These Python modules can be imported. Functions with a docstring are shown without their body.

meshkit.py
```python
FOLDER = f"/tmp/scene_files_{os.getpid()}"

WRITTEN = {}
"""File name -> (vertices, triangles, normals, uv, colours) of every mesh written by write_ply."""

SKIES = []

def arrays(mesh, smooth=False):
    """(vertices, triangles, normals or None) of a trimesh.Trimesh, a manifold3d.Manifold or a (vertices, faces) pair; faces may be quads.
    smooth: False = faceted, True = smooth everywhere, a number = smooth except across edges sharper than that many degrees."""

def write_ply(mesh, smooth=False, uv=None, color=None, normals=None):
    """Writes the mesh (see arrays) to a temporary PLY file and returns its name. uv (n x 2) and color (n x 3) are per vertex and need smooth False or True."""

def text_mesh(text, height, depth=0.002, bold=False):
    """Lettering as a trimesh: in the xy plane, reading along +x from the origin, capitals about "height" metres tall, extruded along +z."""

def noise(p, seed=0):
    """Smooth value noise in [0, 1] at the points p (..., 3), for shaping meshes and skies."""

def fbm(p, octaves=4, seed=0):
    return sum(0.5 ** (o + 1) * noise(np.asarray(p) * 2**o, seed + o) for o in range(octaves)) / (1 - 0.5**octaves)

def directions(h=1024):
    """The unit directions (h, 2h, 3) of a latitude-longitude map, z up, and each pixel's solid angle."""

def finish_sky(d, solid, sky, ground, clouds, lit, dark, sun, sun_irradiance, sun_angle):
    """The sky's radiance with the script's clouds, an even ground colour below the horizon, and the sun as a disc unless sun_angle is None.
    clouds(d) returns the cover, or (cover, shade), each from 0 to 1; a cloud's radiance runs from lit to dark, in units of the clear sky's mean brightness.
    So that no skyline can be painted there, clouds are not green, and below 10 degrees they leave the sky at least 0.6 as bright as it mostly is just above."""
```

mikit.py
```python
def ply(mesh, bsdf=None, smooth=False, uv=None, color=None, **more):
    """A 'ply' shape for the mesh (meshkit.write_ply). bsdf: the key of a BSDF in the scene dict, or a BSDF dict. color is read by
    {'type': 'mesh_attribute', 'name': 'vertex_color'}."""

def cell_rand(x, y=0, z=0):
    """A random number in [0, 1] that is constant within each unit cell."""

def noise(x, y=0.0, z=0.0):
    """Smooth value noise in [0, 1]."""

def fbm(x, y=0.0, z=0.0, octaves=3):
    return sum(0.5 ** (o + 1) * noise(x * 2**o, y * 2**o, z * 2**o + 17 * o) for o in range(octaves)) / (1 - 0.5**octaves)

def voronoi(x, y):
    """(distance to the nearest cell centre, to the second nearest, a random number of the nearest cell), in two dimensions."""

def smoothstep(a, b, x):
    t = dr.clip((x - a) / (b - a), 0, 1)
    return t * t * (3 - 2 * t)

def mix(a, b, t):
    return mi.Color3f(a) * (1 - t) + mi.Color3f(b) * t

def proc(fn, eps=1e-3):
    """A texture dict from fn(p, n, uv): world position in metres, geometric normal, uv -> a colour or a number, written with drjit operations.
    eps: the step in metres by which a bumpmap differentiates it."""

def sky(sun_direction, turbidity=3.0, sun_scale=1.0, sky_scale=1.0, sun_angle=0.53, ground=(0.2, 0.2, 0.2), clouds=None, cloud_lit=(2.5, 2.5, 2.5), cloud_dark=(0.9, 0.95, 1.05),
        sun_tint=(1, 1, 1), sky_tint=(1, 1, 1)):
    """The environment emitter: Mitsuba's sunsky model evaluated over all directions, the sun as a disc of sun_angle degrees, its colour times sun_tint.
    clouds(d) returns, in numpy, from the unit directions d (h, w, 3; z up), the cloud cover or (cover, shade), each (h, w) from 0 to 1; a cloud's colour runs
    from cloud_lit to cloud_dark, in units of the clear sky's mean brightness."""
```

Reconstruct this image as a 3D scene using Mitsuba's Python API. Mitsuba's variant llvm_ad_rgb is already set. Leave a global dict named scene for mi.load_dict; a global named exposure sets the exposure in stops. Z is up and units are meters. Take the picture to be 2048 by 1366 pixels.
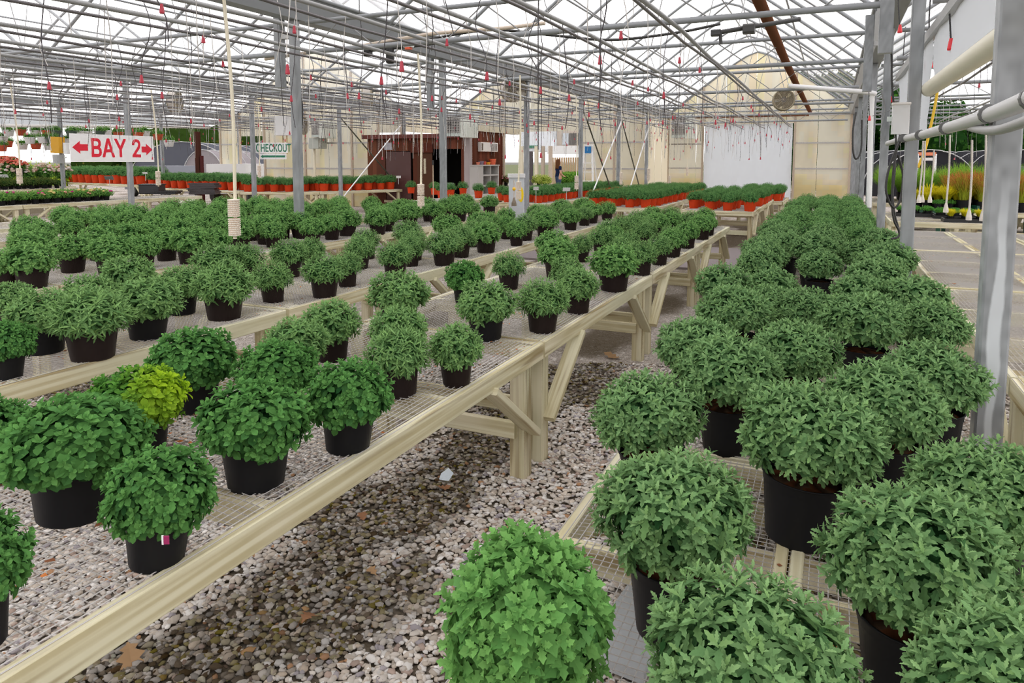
import math, random
import numpy as np, mitsuba as mi, drjit as dr
import mikit, meshkit
from mikit import proc, noise, fbm, voronoi, smoothstep, mix

# ------------------------------------------------------------------ camera, sky, exposure
T = mi.ScalarTransform4f
F, CX, CY, EYE = 1400.0, 1024.0, 453.0, 1.68            # focal length and principal point in pixels of 2048 x 1366, eye height
TH = math.atan2(CY - 324, F)                             # the level sight line lies at row 324
PSI = math.atan2(643.0, math.hypot(F, CY - 324))         # the benches run towards column 1667
FH = np.array([-math.sin(PSI), math.cos(PSI), 0.0]); RIGHT = np.array([math.cos(PSI), math.sin(PSI), 0.0]); UP = np.array([0, 0, 1.0])
FWD, CUP = FH * math.cos(TH) - UP * math.sin(TH), FH * math.sin(TH) + UP * math.cos(TH)
C0 = np.array([0, 0, EYE])
scene, labels = {}, {}
scene['camera'] = {'type': 'perspective', 'fov': math.degrees(2 * math.atan(1024 / F)), 'fov_axis': 'x', 'near_clip': 0.05, 'far_clip': 600.0,
                   'principal_point_offset_x': 0.0, 'principal_point_offset_y': (683 - CY) / 1366,
                   'to_world': T().look_at(origin=C0.tolist(), target=(C0 + FWD).tolist(), up=CUP.tolist())}


def overcast(d):
    n = meshkit.fbm(d * 2.2 + 5.0, 3, seed=4)
    return np.ones(d.shape[:2]), np.clip((n - 0.35) * 0.5, 0, 0.25)


scene['sky'] = mikit.sky([0.25, 0.35, 0.9], turbidity=4.0, sun_scale=0.0, clouds=overcast, cloud_lit=(1.03, 1.0, 1.0), cloud_dark=(0.93, 0.94, 0.96), ground=(0.22, 0.22, 0.2))

exposure = 3.85


# ------------------------------------------------------------------ measuring: from a pixel of the photograph to a place in the building
def ray(u, v): return FWD * F + RIGHT * (u - CX) - CUP * (v - CY)
def on_z(u, v, z): d = ray(u, v); return C0 + d * ((z - EYE) / d[2])
def on_x(u, v, x): d = ray(u, v); return C0 + d * (x / d[0])
def on_y(u, v, y): d = ray(u, v); return C0 + d * (y / d[1])
def at_depth(u, v, zc): d = ray(u, v); return C0 + d * (zc / F)
def depth(p): return float((np.asarray(p) - C0) @ FWD)
def pixel(p):
    q = np.asarray(p, float) - C0; z = q @ FWD
    return CX + F * (q @ RIGHT) / z, CY - F * (q @ CUP) / z

rng = np.random.default_rng(7)
random.seed(7)

# ------------------------------------------------------------------ materials
def rgb(*c): return {'type': 'rgb', 'value': list(c)}
# a mesh's own colours ride in its uv: u is the number of a hue, v its strength (plain vertex colours compile slowly)
NQ = 64
def own_color(p, n, uv):
    k = dr.floor(uv.x); r = dr.floor(k / NQ); g = k - r * NQ; r, g = r / (NQ - 1), g / (NQ - 1)
    return mi.Color3f(r, g, dr.maximum(1 - r - g, 0)) * uv.y
VC = proc(own_color)
def colored(v, f, c):
    """(vertices, triangles, uv) with the colours c, one per vertex, put into uv; triangles whose corners differ in hue get corners of their own."""
    c = np.asarray(c, float); s = np.maximum(c.sum(1), 1e-6); q = np.rint(c[:, :2] / s[:, None] * (NQ - 1)); k = q[:, 0] * NQ + q[:, 1]
    mixed = (k[f[:, 0]] != k[f[:, 1]]) | (k[f[:, 0]] != k[f[:, 2]])
    if mixed.any():
        t = f[mixed]; n = len(v); v = np.vstack([v, v[t].reshape(-1, 3)]); s = np.concatenate([s, s[t].reshape(-1)]); k = np.concatenate([k, np.repeat(k[t[:, 0]], 3)])
        f = np.vstack([f[~mixed], n + np.arange(3 * len(t)).reshape(-1, 3)])
    return v, f, np.stack([k + 0.5, s], 1)
def colored_ply(v, f, c, bsdf, smooth=False):
    v, f, uv = colored(np.asarray(v, float), np.asarray(f, int), c)
    return mikit.ply((v, f), bsdf, smooth=smooth, uv=uv)
def two(b): return {'type': 'twosided', 'bsdf': b}
def principled(color, rough=0.5, metal=0.0, spec=0.5): return two({'type': 'principled', 'base_color': color, 'roughness': rough, 'metallic': metal, 'specular': spec})

def wood_color(p, n, uv):
    g = fbm(uv.x * 1.6, uv.y * 70.0, 3.0, 3); k = fbm(uv.x * 2.1, uv.y * 11.0, 9.0, 2)
    streak = smoothstep(0.56, 0.76, fbm(uv.x * 1.4 + 31.0, uv.y * 30.0, 5.0, 3))
    green = smoothstep(0.45, 0.75, fbm(uv.x * 0.8 + 7.0, uv.y * 3.0, 1.0, 2))
    c = mix((0.71, 0.665, 0.485), (0.53, 0.465, 0.285), smoothstep(0.25, 0.75, g))
    c = mix(c, (0.60, 0.585, 0.42), green * 0.75)
    c = mix(c, (0.24, 0.165, 0.07), streak * 0.7)
    return mix(c, (0.80, 0.74, 0.58), smoothstep(0.52, 0.8, k) * 0.55)
def floor_color(p, n, uv):
    a, b, w = voronoi(p.x * 34.0, p.y * 34.0)
    c = mix((0.58, 0.52, 0.48), (0.36, 0.31, 0.27), w)
    c = mix(c, (0.74, 0.69, 0.65), smoothstep(0.75, 1.0, w))
    c = c * (0.5 + 0.5 * smoothstep(0.02, 0.22, b - a))
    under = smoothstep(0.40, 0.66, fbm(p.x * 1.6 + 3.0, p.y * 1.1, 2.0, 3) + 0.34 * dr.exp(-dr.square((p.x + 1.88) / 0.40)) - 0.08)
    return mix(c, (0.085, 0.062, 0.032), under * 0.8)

def plastic(rough): return two({'type': 'principled', 'base_color': VC, 'roughness': rough, 'specular': 0.5})
scene['wood'] = two({'type': 'diffuse', 'reflectance': proc(wood_color)})
scene['gravel_ground'] = two({'type': 'diffuse', 'reflectance': proc(floor_color)})
scene['matte'] = two({'type': 'diffuse', 'reflectance': VC})
scene['paint'] = plastic(0.4)
scene['pot'] = two({'type': 'principled', 'base_color': VC, 'roughness': 0.42, 'specular': 0.16})
scene['leaf'] = {'type': 'principledthin', 'base_color': VC, 'roughness': 0.48, 'diff_trans': 0.55, 'eta': 1.38}
scene['sheet'] = {'type': 'principledthin', 'base_color': VC, 'roughness': 0.48, 'diff_trans': 1.15, 'eta': 1.38}
scene['clear_film'] = {'type': 'thindielectric', 'int_ior': 1.06}
def galv(v):
    """The mottled zinc colour at the points v."""
    v = np.asarray(v, float); k = 0.5 * meshkit.noise(v * [38, 38, 22] + 3) + 0.5 * meshkit.fbm(v * [9, 9, 3.5], 3); return np.array([0.125, 0.133, 0.141]) + np.array([0.27, 0.28, 0.29]) * k[:, None]
def shaft(m, lo, hi, step, color=galv, q=4):
    """An upright box of fine rings, coloured point by point."""
    lo, hi = np.asarray(lo, float), np.asarray(hi, float); c = 0.008; n = max(2, int((hi[2] - lo[2]) / step)); x0, y0, x1, y1 = lo[0], lo[1], hi[0], hi[1]
    ring = []
    for (ax, ay), (bx, by) in (((x0 + c, y0), (x1 - c, y0)), ((x1, y0 + c), (x1, y1 - c)), ((x1 - c, y1), (x0 + c, y1)), ((x0, y1 - c), (x0, y0 + c))): ring += [(ax + (bx - ax) * t / q, ay + (by - ay) * t / q) for t in range(q + 1)]
    ring = np.array(ring); k = len(ring); z = np.linspace(lo[2], hi[2], n + 1); v = np.stack([np.broadcast_to(ring[None, :, 0], (n + 1, k)), np.broadcast_to(ring[None, :, 1], (n + 1, k)), np.broadcast_to(z[:, None], (n + 1, k))], -1).reshape(-1, 3)
    i, j = np.meshgrid(np.arange(n), np.arange(k), indexing='ij'); f = np.stack([i * k + j, i * k + (j + 1) % k, (i + 1) * k + (j + 1) % k, (i + 1) * k + j], -1).reshape(-1, 4); m.add(v, f, color(v))
    for r in (0, n): m.add(v[r * k:(r + 1) * k], [[0, a, a + 1] for a in range(1, k - 1)], (0.4, 0.4, 0.4))
    return m
def streaked(v):
    c = galv(v); mid = ROWS[0] + 0.005 + 0.030 * (meshkit.fbm(np.stack([v[:, 2] * 3.1, 0 * v[:, 2], 0 * v[:, 2]], -1), 3) - 0.5); w = 0.021 + 0.012 * (meshkit.noise(np.stack([v[:, 2] * 9, 0 * v[:, 2] + 3, 0 * v[:, 2]], -1)) - 0.5)
    k = np.clip((w - np.abs(v[:, 0] - mid)) / 0.006, 0, 1) * (v[:, 1] < Y0 - 0.04) * np.clip((1.64 - v[:, 2]) / 0.3, 0, 1); edge = np.clip(1 - np.abs(np.abs(v[:, 0] - mid) - w) / 0.004, 0, 1) * k; c = c * (1 - 0.75 * k[:, None]) + np.array([0.60, 0.64, 0.70]) * 0.75 * k[:, None]; return c + 0.15 * edge[:, None]
# ------------------------------------------------------------------ meshes
class Mesh:
    def __init__(self): self.v, self.f, self.c, self.t, self.n = [], [], [], [], 0
    def add(self, v, f, color=(0.5, 0.5, 0.5), uv=None):
        v = np.asarray(v, float).reshape(-1, 3); f = np.asarray(f, int)
        if f.ndim == 2 and f.shape[1] == 4: f = np.vstack([f[:, [0, 1, 2]], f[:, [0, 2, 3]]])
        c = np.asarray(color, float)
        self.v.append(v); self.f.append(f + self.n); self.c.append(np.broadcast_to(c, (len(v), 3)) if c.ndim == 1 else c)
        self.t.append(np.zeros((len(v), 2)) if uv is None else uv); self.n += len(v)
        return self
    def arrays(self): return np.vstack(self.v), np.vstack(self.f)
    def ply(self, bsdf, smooth=False, uv=False, **more):
        bsdf = {'steel': 'paint'}.get(bsdf, bsdf)
        v, f = self.arrays()
        if uv: return mikit.ply((v, f), bsdf, smooth=smooth, uv=np.vstack(self.t))
        return colored_ply(v, f, np.vstack(self.c), bsdf, smooth)

BOX_F = np.array([[0, 1, 2, 3]])
def frame_of(d, up=(0, 0, 1)):
    d = np.asarray(d, float); d = d / np.linalg.norm(d); up = np.asarray(up, float)
    if abs(d @ up) > 0.98: up = np.array([1.0, 0, 0]) if abs(d[0]) < 0.9 else np.array([0, 1.0, 0])
    s = np.cross(d, up); s /= np.linalg.norm(s)
    return d, s, np.cross(s, d)
def beam(m, p, q, w, h, color=(0.5, 0.5, 0.5), up=(0, 0, 1), cut=0.0, seed=None):
    """A board from p to q, w wide, h high, its long edges chamfered by cut; uv in metres, u along the board."""
    p, q = np.asarray(p, float), np.asarray(q, float); L = np.linalg.norm(q - p); d, s, u = frame_of(q - p, up)
    off = (rng.random(2) if seed is None else np.random.default_rng(seed).random(2)) * 40
    a, b = w / 2, h / 2
    ring = [(-a + cut, -b), (a - cut, -b), (a, -b + cut), (a, b - cut), (a - cut, b), (-a + cut, b), (-a, b - cut), (-a, -b + cut)] if cut else [(-a, -b), (a, -b), (a, b), (-a, b)]
    n = len(ring); per = 0.0
    for i in range(n):
        (x0, y0), (x1, y1) = ring[i], ring[(i + 1) % n]; e = math.hypot(x1 - x0, y1 - y0)
        v = [p + s * x0 + u * y0, p + s * x1 + u * y1, q + s * x1 + u * y1, q + s * x0 + u * y0]
        m.add(v, [[0, 1, 2, 3]], color, np.array([[0, per], [0, per + e], [L, per + e], [L, per]]) + off); per += e
    for o, flip in ((p, True), (q, False)):
        v = [o + s * x + u * y for x, y in ring]
        m.add(v, [[0, i, i + 1][::-1 if flip else 1] for i in range(1, n - 1)], color, np.array([[y * 0.2, x] for x, y in ring]) + off)
    return m
def box(m, lo, hi, color=(0.5, 0.5, 0.5), cut=0.0, seed=None):
    lo, hi = np.asarray(lo, float), np.asarray(hi, float); c = (lo + hi) / 2; e = hi - lo; k = int(np.argmax(e))
    d = np.zeros(3); d[k] = e[k] / 2
    up = (0, 0, 1) if k != 2 else (0, 1, 0)
    w, h = (e[1], e[2]) if k == 0 else (e[0], e[2]) if k == 1 else (e[0], e[1])
    return beam(m, c - d, c + d, w, h, color, up, cut, seed)
def tube(m, pts, r, sides=6, color=(0.5, 0.5, 0.5), cap=True):
    p = np.asarray(pts, float); r = np.broadcast_to(r, (len(p),)).astype(float)
    t = np.gradient(p, axis=0); t /= np.linalg.norm(t, axis=1, keepdims=True) + 1e-12
    _, a, _ = frame_of(t[0]); A = []
    for k in range(len(p)):
        a = a - t[k] * (a @ t[k]); a = a / np.linalg.norm(a); A.append(a)
    A = np.array(A); B = np.cross(t, A); g = np.arange(sides) * 2 * np.pi / sides
    v = p[:, None] + r[:, None, None] * (np.cos(g)[None, :, None] * A[:, None] + np.sin(g)[None, :, None] * B[:, None])
    i, j = np.meshgrid(np.arange(len(p) - 1), np.arange(sides), indexing='ij')
    q = np.stack([i * sides + j, i * sides + (j + 1) % sides, (i + 1) * sides + (j + 1) % sides, (i + 1) * sides + j], -1).reshape(-1, 4)
    m.add(v.reshape(-1, 3), q, color)
    if cap:
        for o, fl in ((0, True), (len(p) - 1, False)):
            m.add(v[o], [[0, k, k + 1][::-1 if fl else 1] for k in range(1, sides - 1)], color)
    return m
def lathe(m, prof, n=24, color=(0.5, 0.5, 0.5), center=(0, 0, 0)):
    prof = np.asarray(prof, float); g = np.arange(n) * 2 * np.pi / n
    v = np.stack([prof[:, None, 0] * np.cos(g), prof[:, None, 0] * np.sin(g), np.broadcast_to(prof[:, None, 1], (len(prof), n))], -1).reshape(-1, 3) + np.asarray(center)
    i, j = np.meshgrid(np.arange(len(prof) - 1), np.arange(n), indexing='ij')
    return m.add(v, np.stack([i * n + j, i * n + (j + 1) % n, (i + 1) * n + (j + 1) % n, (i + 1) * n + j], -1).reshape(-1, 4), color)
def blob(m, c, r, color, sub=1, rough=0.2, seed=0, stretch=(1, 1, 1)):
    import trimesh
    s = trimesh.creation.icosphere(subdivisions=sub); v = s.vertices * (1 + rough * (meshkit.noise(s.vertices * 2.3 + seed * 3.7) - 0.5)[:, None] * 2)
    return m.add(v * r * np.asarray(stretch) + np.asarray(c), s.faces, color)
def curve(p, n=24):
    """A smooth curve through the points p."""
    p = np.asarray(p, float); q = np.vstack([2 * p[0] - p[1], p, 2 * p[-1] - p[-2]]); out = []
    for k in range(len(p) - 1):
        t = np.linspace(0, 1, max(2, n // (len(p) - 1)), endpoint=k == len(p) - 2)[:, None]; a, b, c, d = q[k:k + 4]
        out.append(0.5 * (2 * b + (c - a) * t + (2 * a - 5 * b + 4 * c - d) * t**2 + (3 * b - a - 3 * c + d) * t**3))
    return np.vstack(out)

# ------------------------------------------------------------------ things and parts
used = {}
def numbered(name):
    used[name] = used.get(name, 0) + 1
    return name if used[name] == 1 else f'{name}_{used[name] - 1:03d}'
def thing(name, label, category, group=None):
    key = numbered(name); labels[key] = {'label': label, 'category': category}
    if group: labels[key]['group'] = group
    return key
def part(holder, name, shape, label=None, kind=None):
    key = numbered(holder + '__' + name); scene[key] = shape
    if label or kind: labels[key] = {**({'label': label} if label else {}), **({'kind': kind} if kind else {})}
    return key
def solo(name, shape, label, category, group=None):
    key = thing(name, label, category, group); scene[key] = shape
    return key
def struct(name, shape=None):
    key = numbered(name); labels[key] = {'kind': 'structure'}
    if shape: scene[key] = shape
    return key
def moved(shape, m): return {**shape, 'to_world': m}
def ordinal(n):
    w = ['', 'first', 'second', 'third', 'fourth', 'fifth', 'sixth', 'seventh', 'eighth', 'ninth', 'tenth', 'eleventh', 'twelfth', 'thirteenth', 'fourteenth', 'fifteenth', 'sixteenth', 'seventeenth', 'eighteenth', 'nineteenth', 'twentieth']
    if n < len(w): return w[n]
    tens = {2: 'twenty', 3: 'thirty', 4: 'forty', 5: 'fifty'}
    return f'{tens[n // 10]}-{w[n % 10]}' if n % 10 else {30: 'thirtieth', 40: 'fortieth', 50: 'fiftieth'}[n]

# ------------------------------------------------------------------ the building: bays between the post rows
ROWS = [0.61, -6.19, -14.2, -22.2]                        # X of the gutters; one more to the right
BAYS = [(0.61, 8.64, 33.0), (-6.19, 0.61, 28.95), (-14.2, -6.19, 25.29), (-22.2, -14.2, 21.63)]    # left, right, Y of the end wall
GUT = 3.57; PEAK = 5.92; MOD = 3.66; Y0 = 3.33
BAYNAME = ['the right bay', 'the main bay', 'the left bay', 'the leftmost bay']
def arch(x0, x1, y, n=9, dz=0.0):
    """A pointed roof arch with a rounded top, eave to eave."""
    c, h = (x0 + x1) / 2, (x1 - x0) / 2; s = np.linspace(-1, 1, 2 * n + 1); a = np.abs(s)
    z = (GUT + 0.1) + (PEAK - GUT - 0.1) * (1 - (a**2 / (a + 0.16)) * 1.16)
    return np.stack([c + s * h, np.full_like(s, y), z + dz], -1)

# the ground inside and out
import trimesh
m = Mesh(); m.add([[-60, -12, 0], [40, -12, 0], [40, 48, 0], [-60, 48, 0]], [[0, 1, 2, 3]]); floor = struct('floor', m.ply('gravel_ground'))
m = Mesh(); m.add([[-300, -60, -0.06], [300, -60, -0.06], [300, 400, -0.06], [-300, 400, -0.06]], [[0, 1, 2, 3]], (0.19, 0.20, 0.12)); struct('ground', m.ply('matte'))
m = Mesh(); box(m, (-21, 11.0, 0.0), (-0.9, 13.9, 0.035), (0.25, 0.22, 0.225)); labels[solo('ground_cloth', m.ply('matte'), 'flat grey-mauve ground cloth across the gravel between near and far benches', 'mat')]['kind'] = 'thing'

# gravel: single stones
def stones(n, xy, r, seed):
    g = np.random.default_rng(seed); dirs = np.array([[0, 0, 1.0]] + [[math.cos(a), math.sin(a), 0.25] for a in np.arange(5) * 2 * math.pi / 5] + [[math.cos(a) * .8, math.sin(a) * .8, -0.6] for a in (np.arange(5) + .5) * 2 * math.pi / 5])
    f = np.array([[0, 1 + k, 1 + (k + 1) % 5] for k in range(5)] + [[1 + k, 6 + k, 1 + (k + 1) % 5] for k in range(5)] + [[1 + (k + 1) % 5, 6 + k, 6 + (k + 1) % 5] for k in range(5)])
    v = dirs[None] * (1 + 0.45 * (g.random((n, 11, 1)) - 0.5)) + 0.28 * (g.random((n, 11, 3)) - 0.5)
    s = r[:, None] * np.stack([0.8 + 0.6 * g.random(n), 0.65 + 0.4 * g.random(n), 0.38 + 0.32 * g.random(n)], -1); v = v * s[:, None]
    a = g.random(n) * 2 * math.pi; ca, sa = np.cos(a)[:, None], np.sin(a)[:, None]
    tl = (g.random(n) - 0.5)[:, None] * 0.9; v[..., 2] += v[..., 0] * tl * 0.5
    x, y = v[..., 0] * ca - v[..., 1] * sa, v[..., 0] * sa + v[..., 1] * ca
    v = np.stack([x + xy[:, :1], y + xy[:, 1:], v[..., 2] + 0.004 + 0.35 * r[:, None] + 0.008 * g.random((n, 1))], -1)
    t = g.random(n); pal = np.array([[0.60, 0.55, 0.52], [0.70, 0.66, 0.63], [0.50, 0.43, 0.385], [0.40, 0.32, 0.265], [0.62, 0.53, 0.45], [0.36, 0.34, 0.345], [0.77, 0.74, 0.73], [0.45, 0.25, 0.15]])
    c = pal[np.searchsorted(np.cumsum([0.27, 0.20, 0.17, 0.09, 0.12, 0.06, 0.07, 0.02]), t).clip(0, 7)] * (0.85 + 0.3 * g.random((n, 1)))
    P = np.column_stack([xy, np.zeros(n)])
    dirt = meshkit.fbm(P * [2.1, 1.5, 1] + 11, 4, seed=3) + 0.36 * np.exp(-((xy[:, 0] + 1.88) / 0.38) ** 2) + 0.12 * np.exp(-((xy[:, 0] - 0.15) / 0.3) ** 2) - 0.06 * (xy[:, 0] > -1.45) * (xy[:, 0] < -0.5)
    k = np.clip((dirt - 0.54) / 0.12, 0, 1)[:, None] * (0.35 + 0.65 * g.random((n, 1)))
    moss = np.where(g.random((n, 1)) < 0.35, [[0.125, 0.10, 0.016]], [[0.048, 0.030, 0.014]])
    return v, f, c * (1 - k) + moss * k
NST = 150000
xy = np.column_stack([rng.uniform(-5.2, 2.2, NST), rng.uniform(0.3, 6.0, NST)])
zc_ = xy @ FWD[:2] + 0.12; uu = CX + F * (xy @ RIGHT[:2]) / np.maximum(zc_, 0.1)
ok = (zc_ > 1.2) & (zc_ < 5.8) & (uu > -120) & (uu < 2170) & (rng.random(NST) < np.clip(1.6 - zc_ / 5.0, 0.35, 1))
xy = xy[ok]; n_ = len(xy); rad = 0.0105 + 0.0075 * rng.random(n_) ** 2
sv, sf, sc = stones(n_, xy, rad, 5)
aisle = (xy[:, 0] > -1.36) & (xy[:, 0] < -0.62)
near = np.where(aisle)[0]; near = near[np.argsort(-rad[near] / (xy[near] @ FWD[:2] + 0.12))][:300]
single = np.zeros(n_, bool); single[near] = True
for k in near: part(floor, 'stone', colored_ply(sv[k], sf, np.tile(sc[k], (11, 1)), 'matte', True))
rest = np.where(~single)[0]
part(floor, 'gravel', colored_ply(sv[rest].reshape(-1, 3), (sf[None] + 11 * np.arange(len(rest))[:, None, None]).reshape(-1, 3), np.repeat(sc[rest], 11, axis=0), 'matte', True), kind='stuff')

# posts
GREY, LGREY, DARK = (0.25, 0.26, 0.275), (0.28, 0.29, 0.31), (0.05, 0.048, 0.05)
def cpost(x, y, z1, w=0.1):
    near = x > 0 and y < 4; return shaft(Mesh(), (x - w / 2, y - w / 2, -0.02), (x + w / 2, y + w / 2, z1), 0.010 if near else 0.08, streaked if near else galv, 22 if near else 4)
rowname = ['right of the near bench row', 'along the gutter left of the main bay', 'along the second gutter to the left', 'along the third gutter to the left']
for r, x in enumerate(ROWS):
    ks = {0: range(0, 8), 1: range(1, 7), 2: range(2, 6), 3: range(3, 6)}[r]
    for i, k in enumerate(ks):
        y = Y0 + MOD * k
        t = thing('steel_post', ('broad galvanized steel post with a white chalky streak, nearest on the right' if (r, i) == (0, 0) else f'galvanized steel roof post, {ordinal(i + 1)} from the front {rowname[r]}'), 'post')
        part(t, 'shaft', cpost(x, y, GUT - 0.14).ply('paint'))
        if (r == 0 and i in (1, 2)) or (r == 1 and i < 2):
            s = -1; m = shaft(Mesh(), (x + s * 0.24 - 0.055, y - 0.05, 2.62), (x + s * 0.24 + 0.055, y + 0.05, GUT + 0.05), 0.05); part(t, 'drop_leg', m.ply('paint'), 'short galvanized leg hanging beside the post')
            m = Mesh(); box(m, (x - 0.3, y - 0.03, GUT - 0.35), (x, y + 0.03, GUT - 0.29)); part(t, 'bracket', m.ply('paint'))
# gutters
for r, (x, y1) in enumerate(zip(ROWS, (33.0, 28.95, 25.29, 21.63))):
    m = Mesh(); y0 = -2.0
    k_ = 1.0 if r < 2 else 0.55
    for a, b in (((-0.17 * k_, GUT + 0.14 * k_), (-0.09 * k_, GUT - 0.13)), ((-0.09 * k_, GUT - 0.13), (0.09 * k_, GUT - 0.13)), ((0.09 * k_, GUT - 0.13), (0.17 * k_, GUT + 0.14 * k_))):
        c = ((a[0] + b[0]) / 2, (a[1] + b[1]) / 2); d = np.array([b[0] - a[0], 0, b[1] - a[1]]); beam(m, (x + c[0], y0, c[1]), (x + c[0], y1, c[1]), np.linalg.norm(d) + 0.004, 0.006, (0.24, 0.255, 0.27), up=np.cross(d, [0, 1.0, 0]))
    key = thing('gutter', f'long galvanized roof gutter carried by the posts {rowname[r]}', 'gutter'); part(key, 'channel', m.ply('paint'))
    m = Mesh(); tube(m, [(x + 0.12, y0, GUT + 0.19), (x + 0.12, y1, GUT + 0.17)], 0.016, color=(0.05, 0.05, 0.05)); tube(m, [(x - 0.10, y0, GUT + 0.18), (x - 0.10, y1, GUT + 0.19)], 0.014, color=(0.06, 0.055, 0.055)); part(key, 'cable', m.ply('paint', True), 'dark cable along the gutter top')
    m = Mesh(); tube(m, [(x + 0.19, y0, GUT + 0.16), (x + 0.19, y1, GUT + 0.16)], 0.024, color=LGREY); tube(m, [(x - 0.19, y0, GUT + 0.16), (x - 0.19, y1, GUT + 0.16)], 0.024, color=LGREY); part(key, 'edge_tube', m.ply('steel', True))
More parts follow.
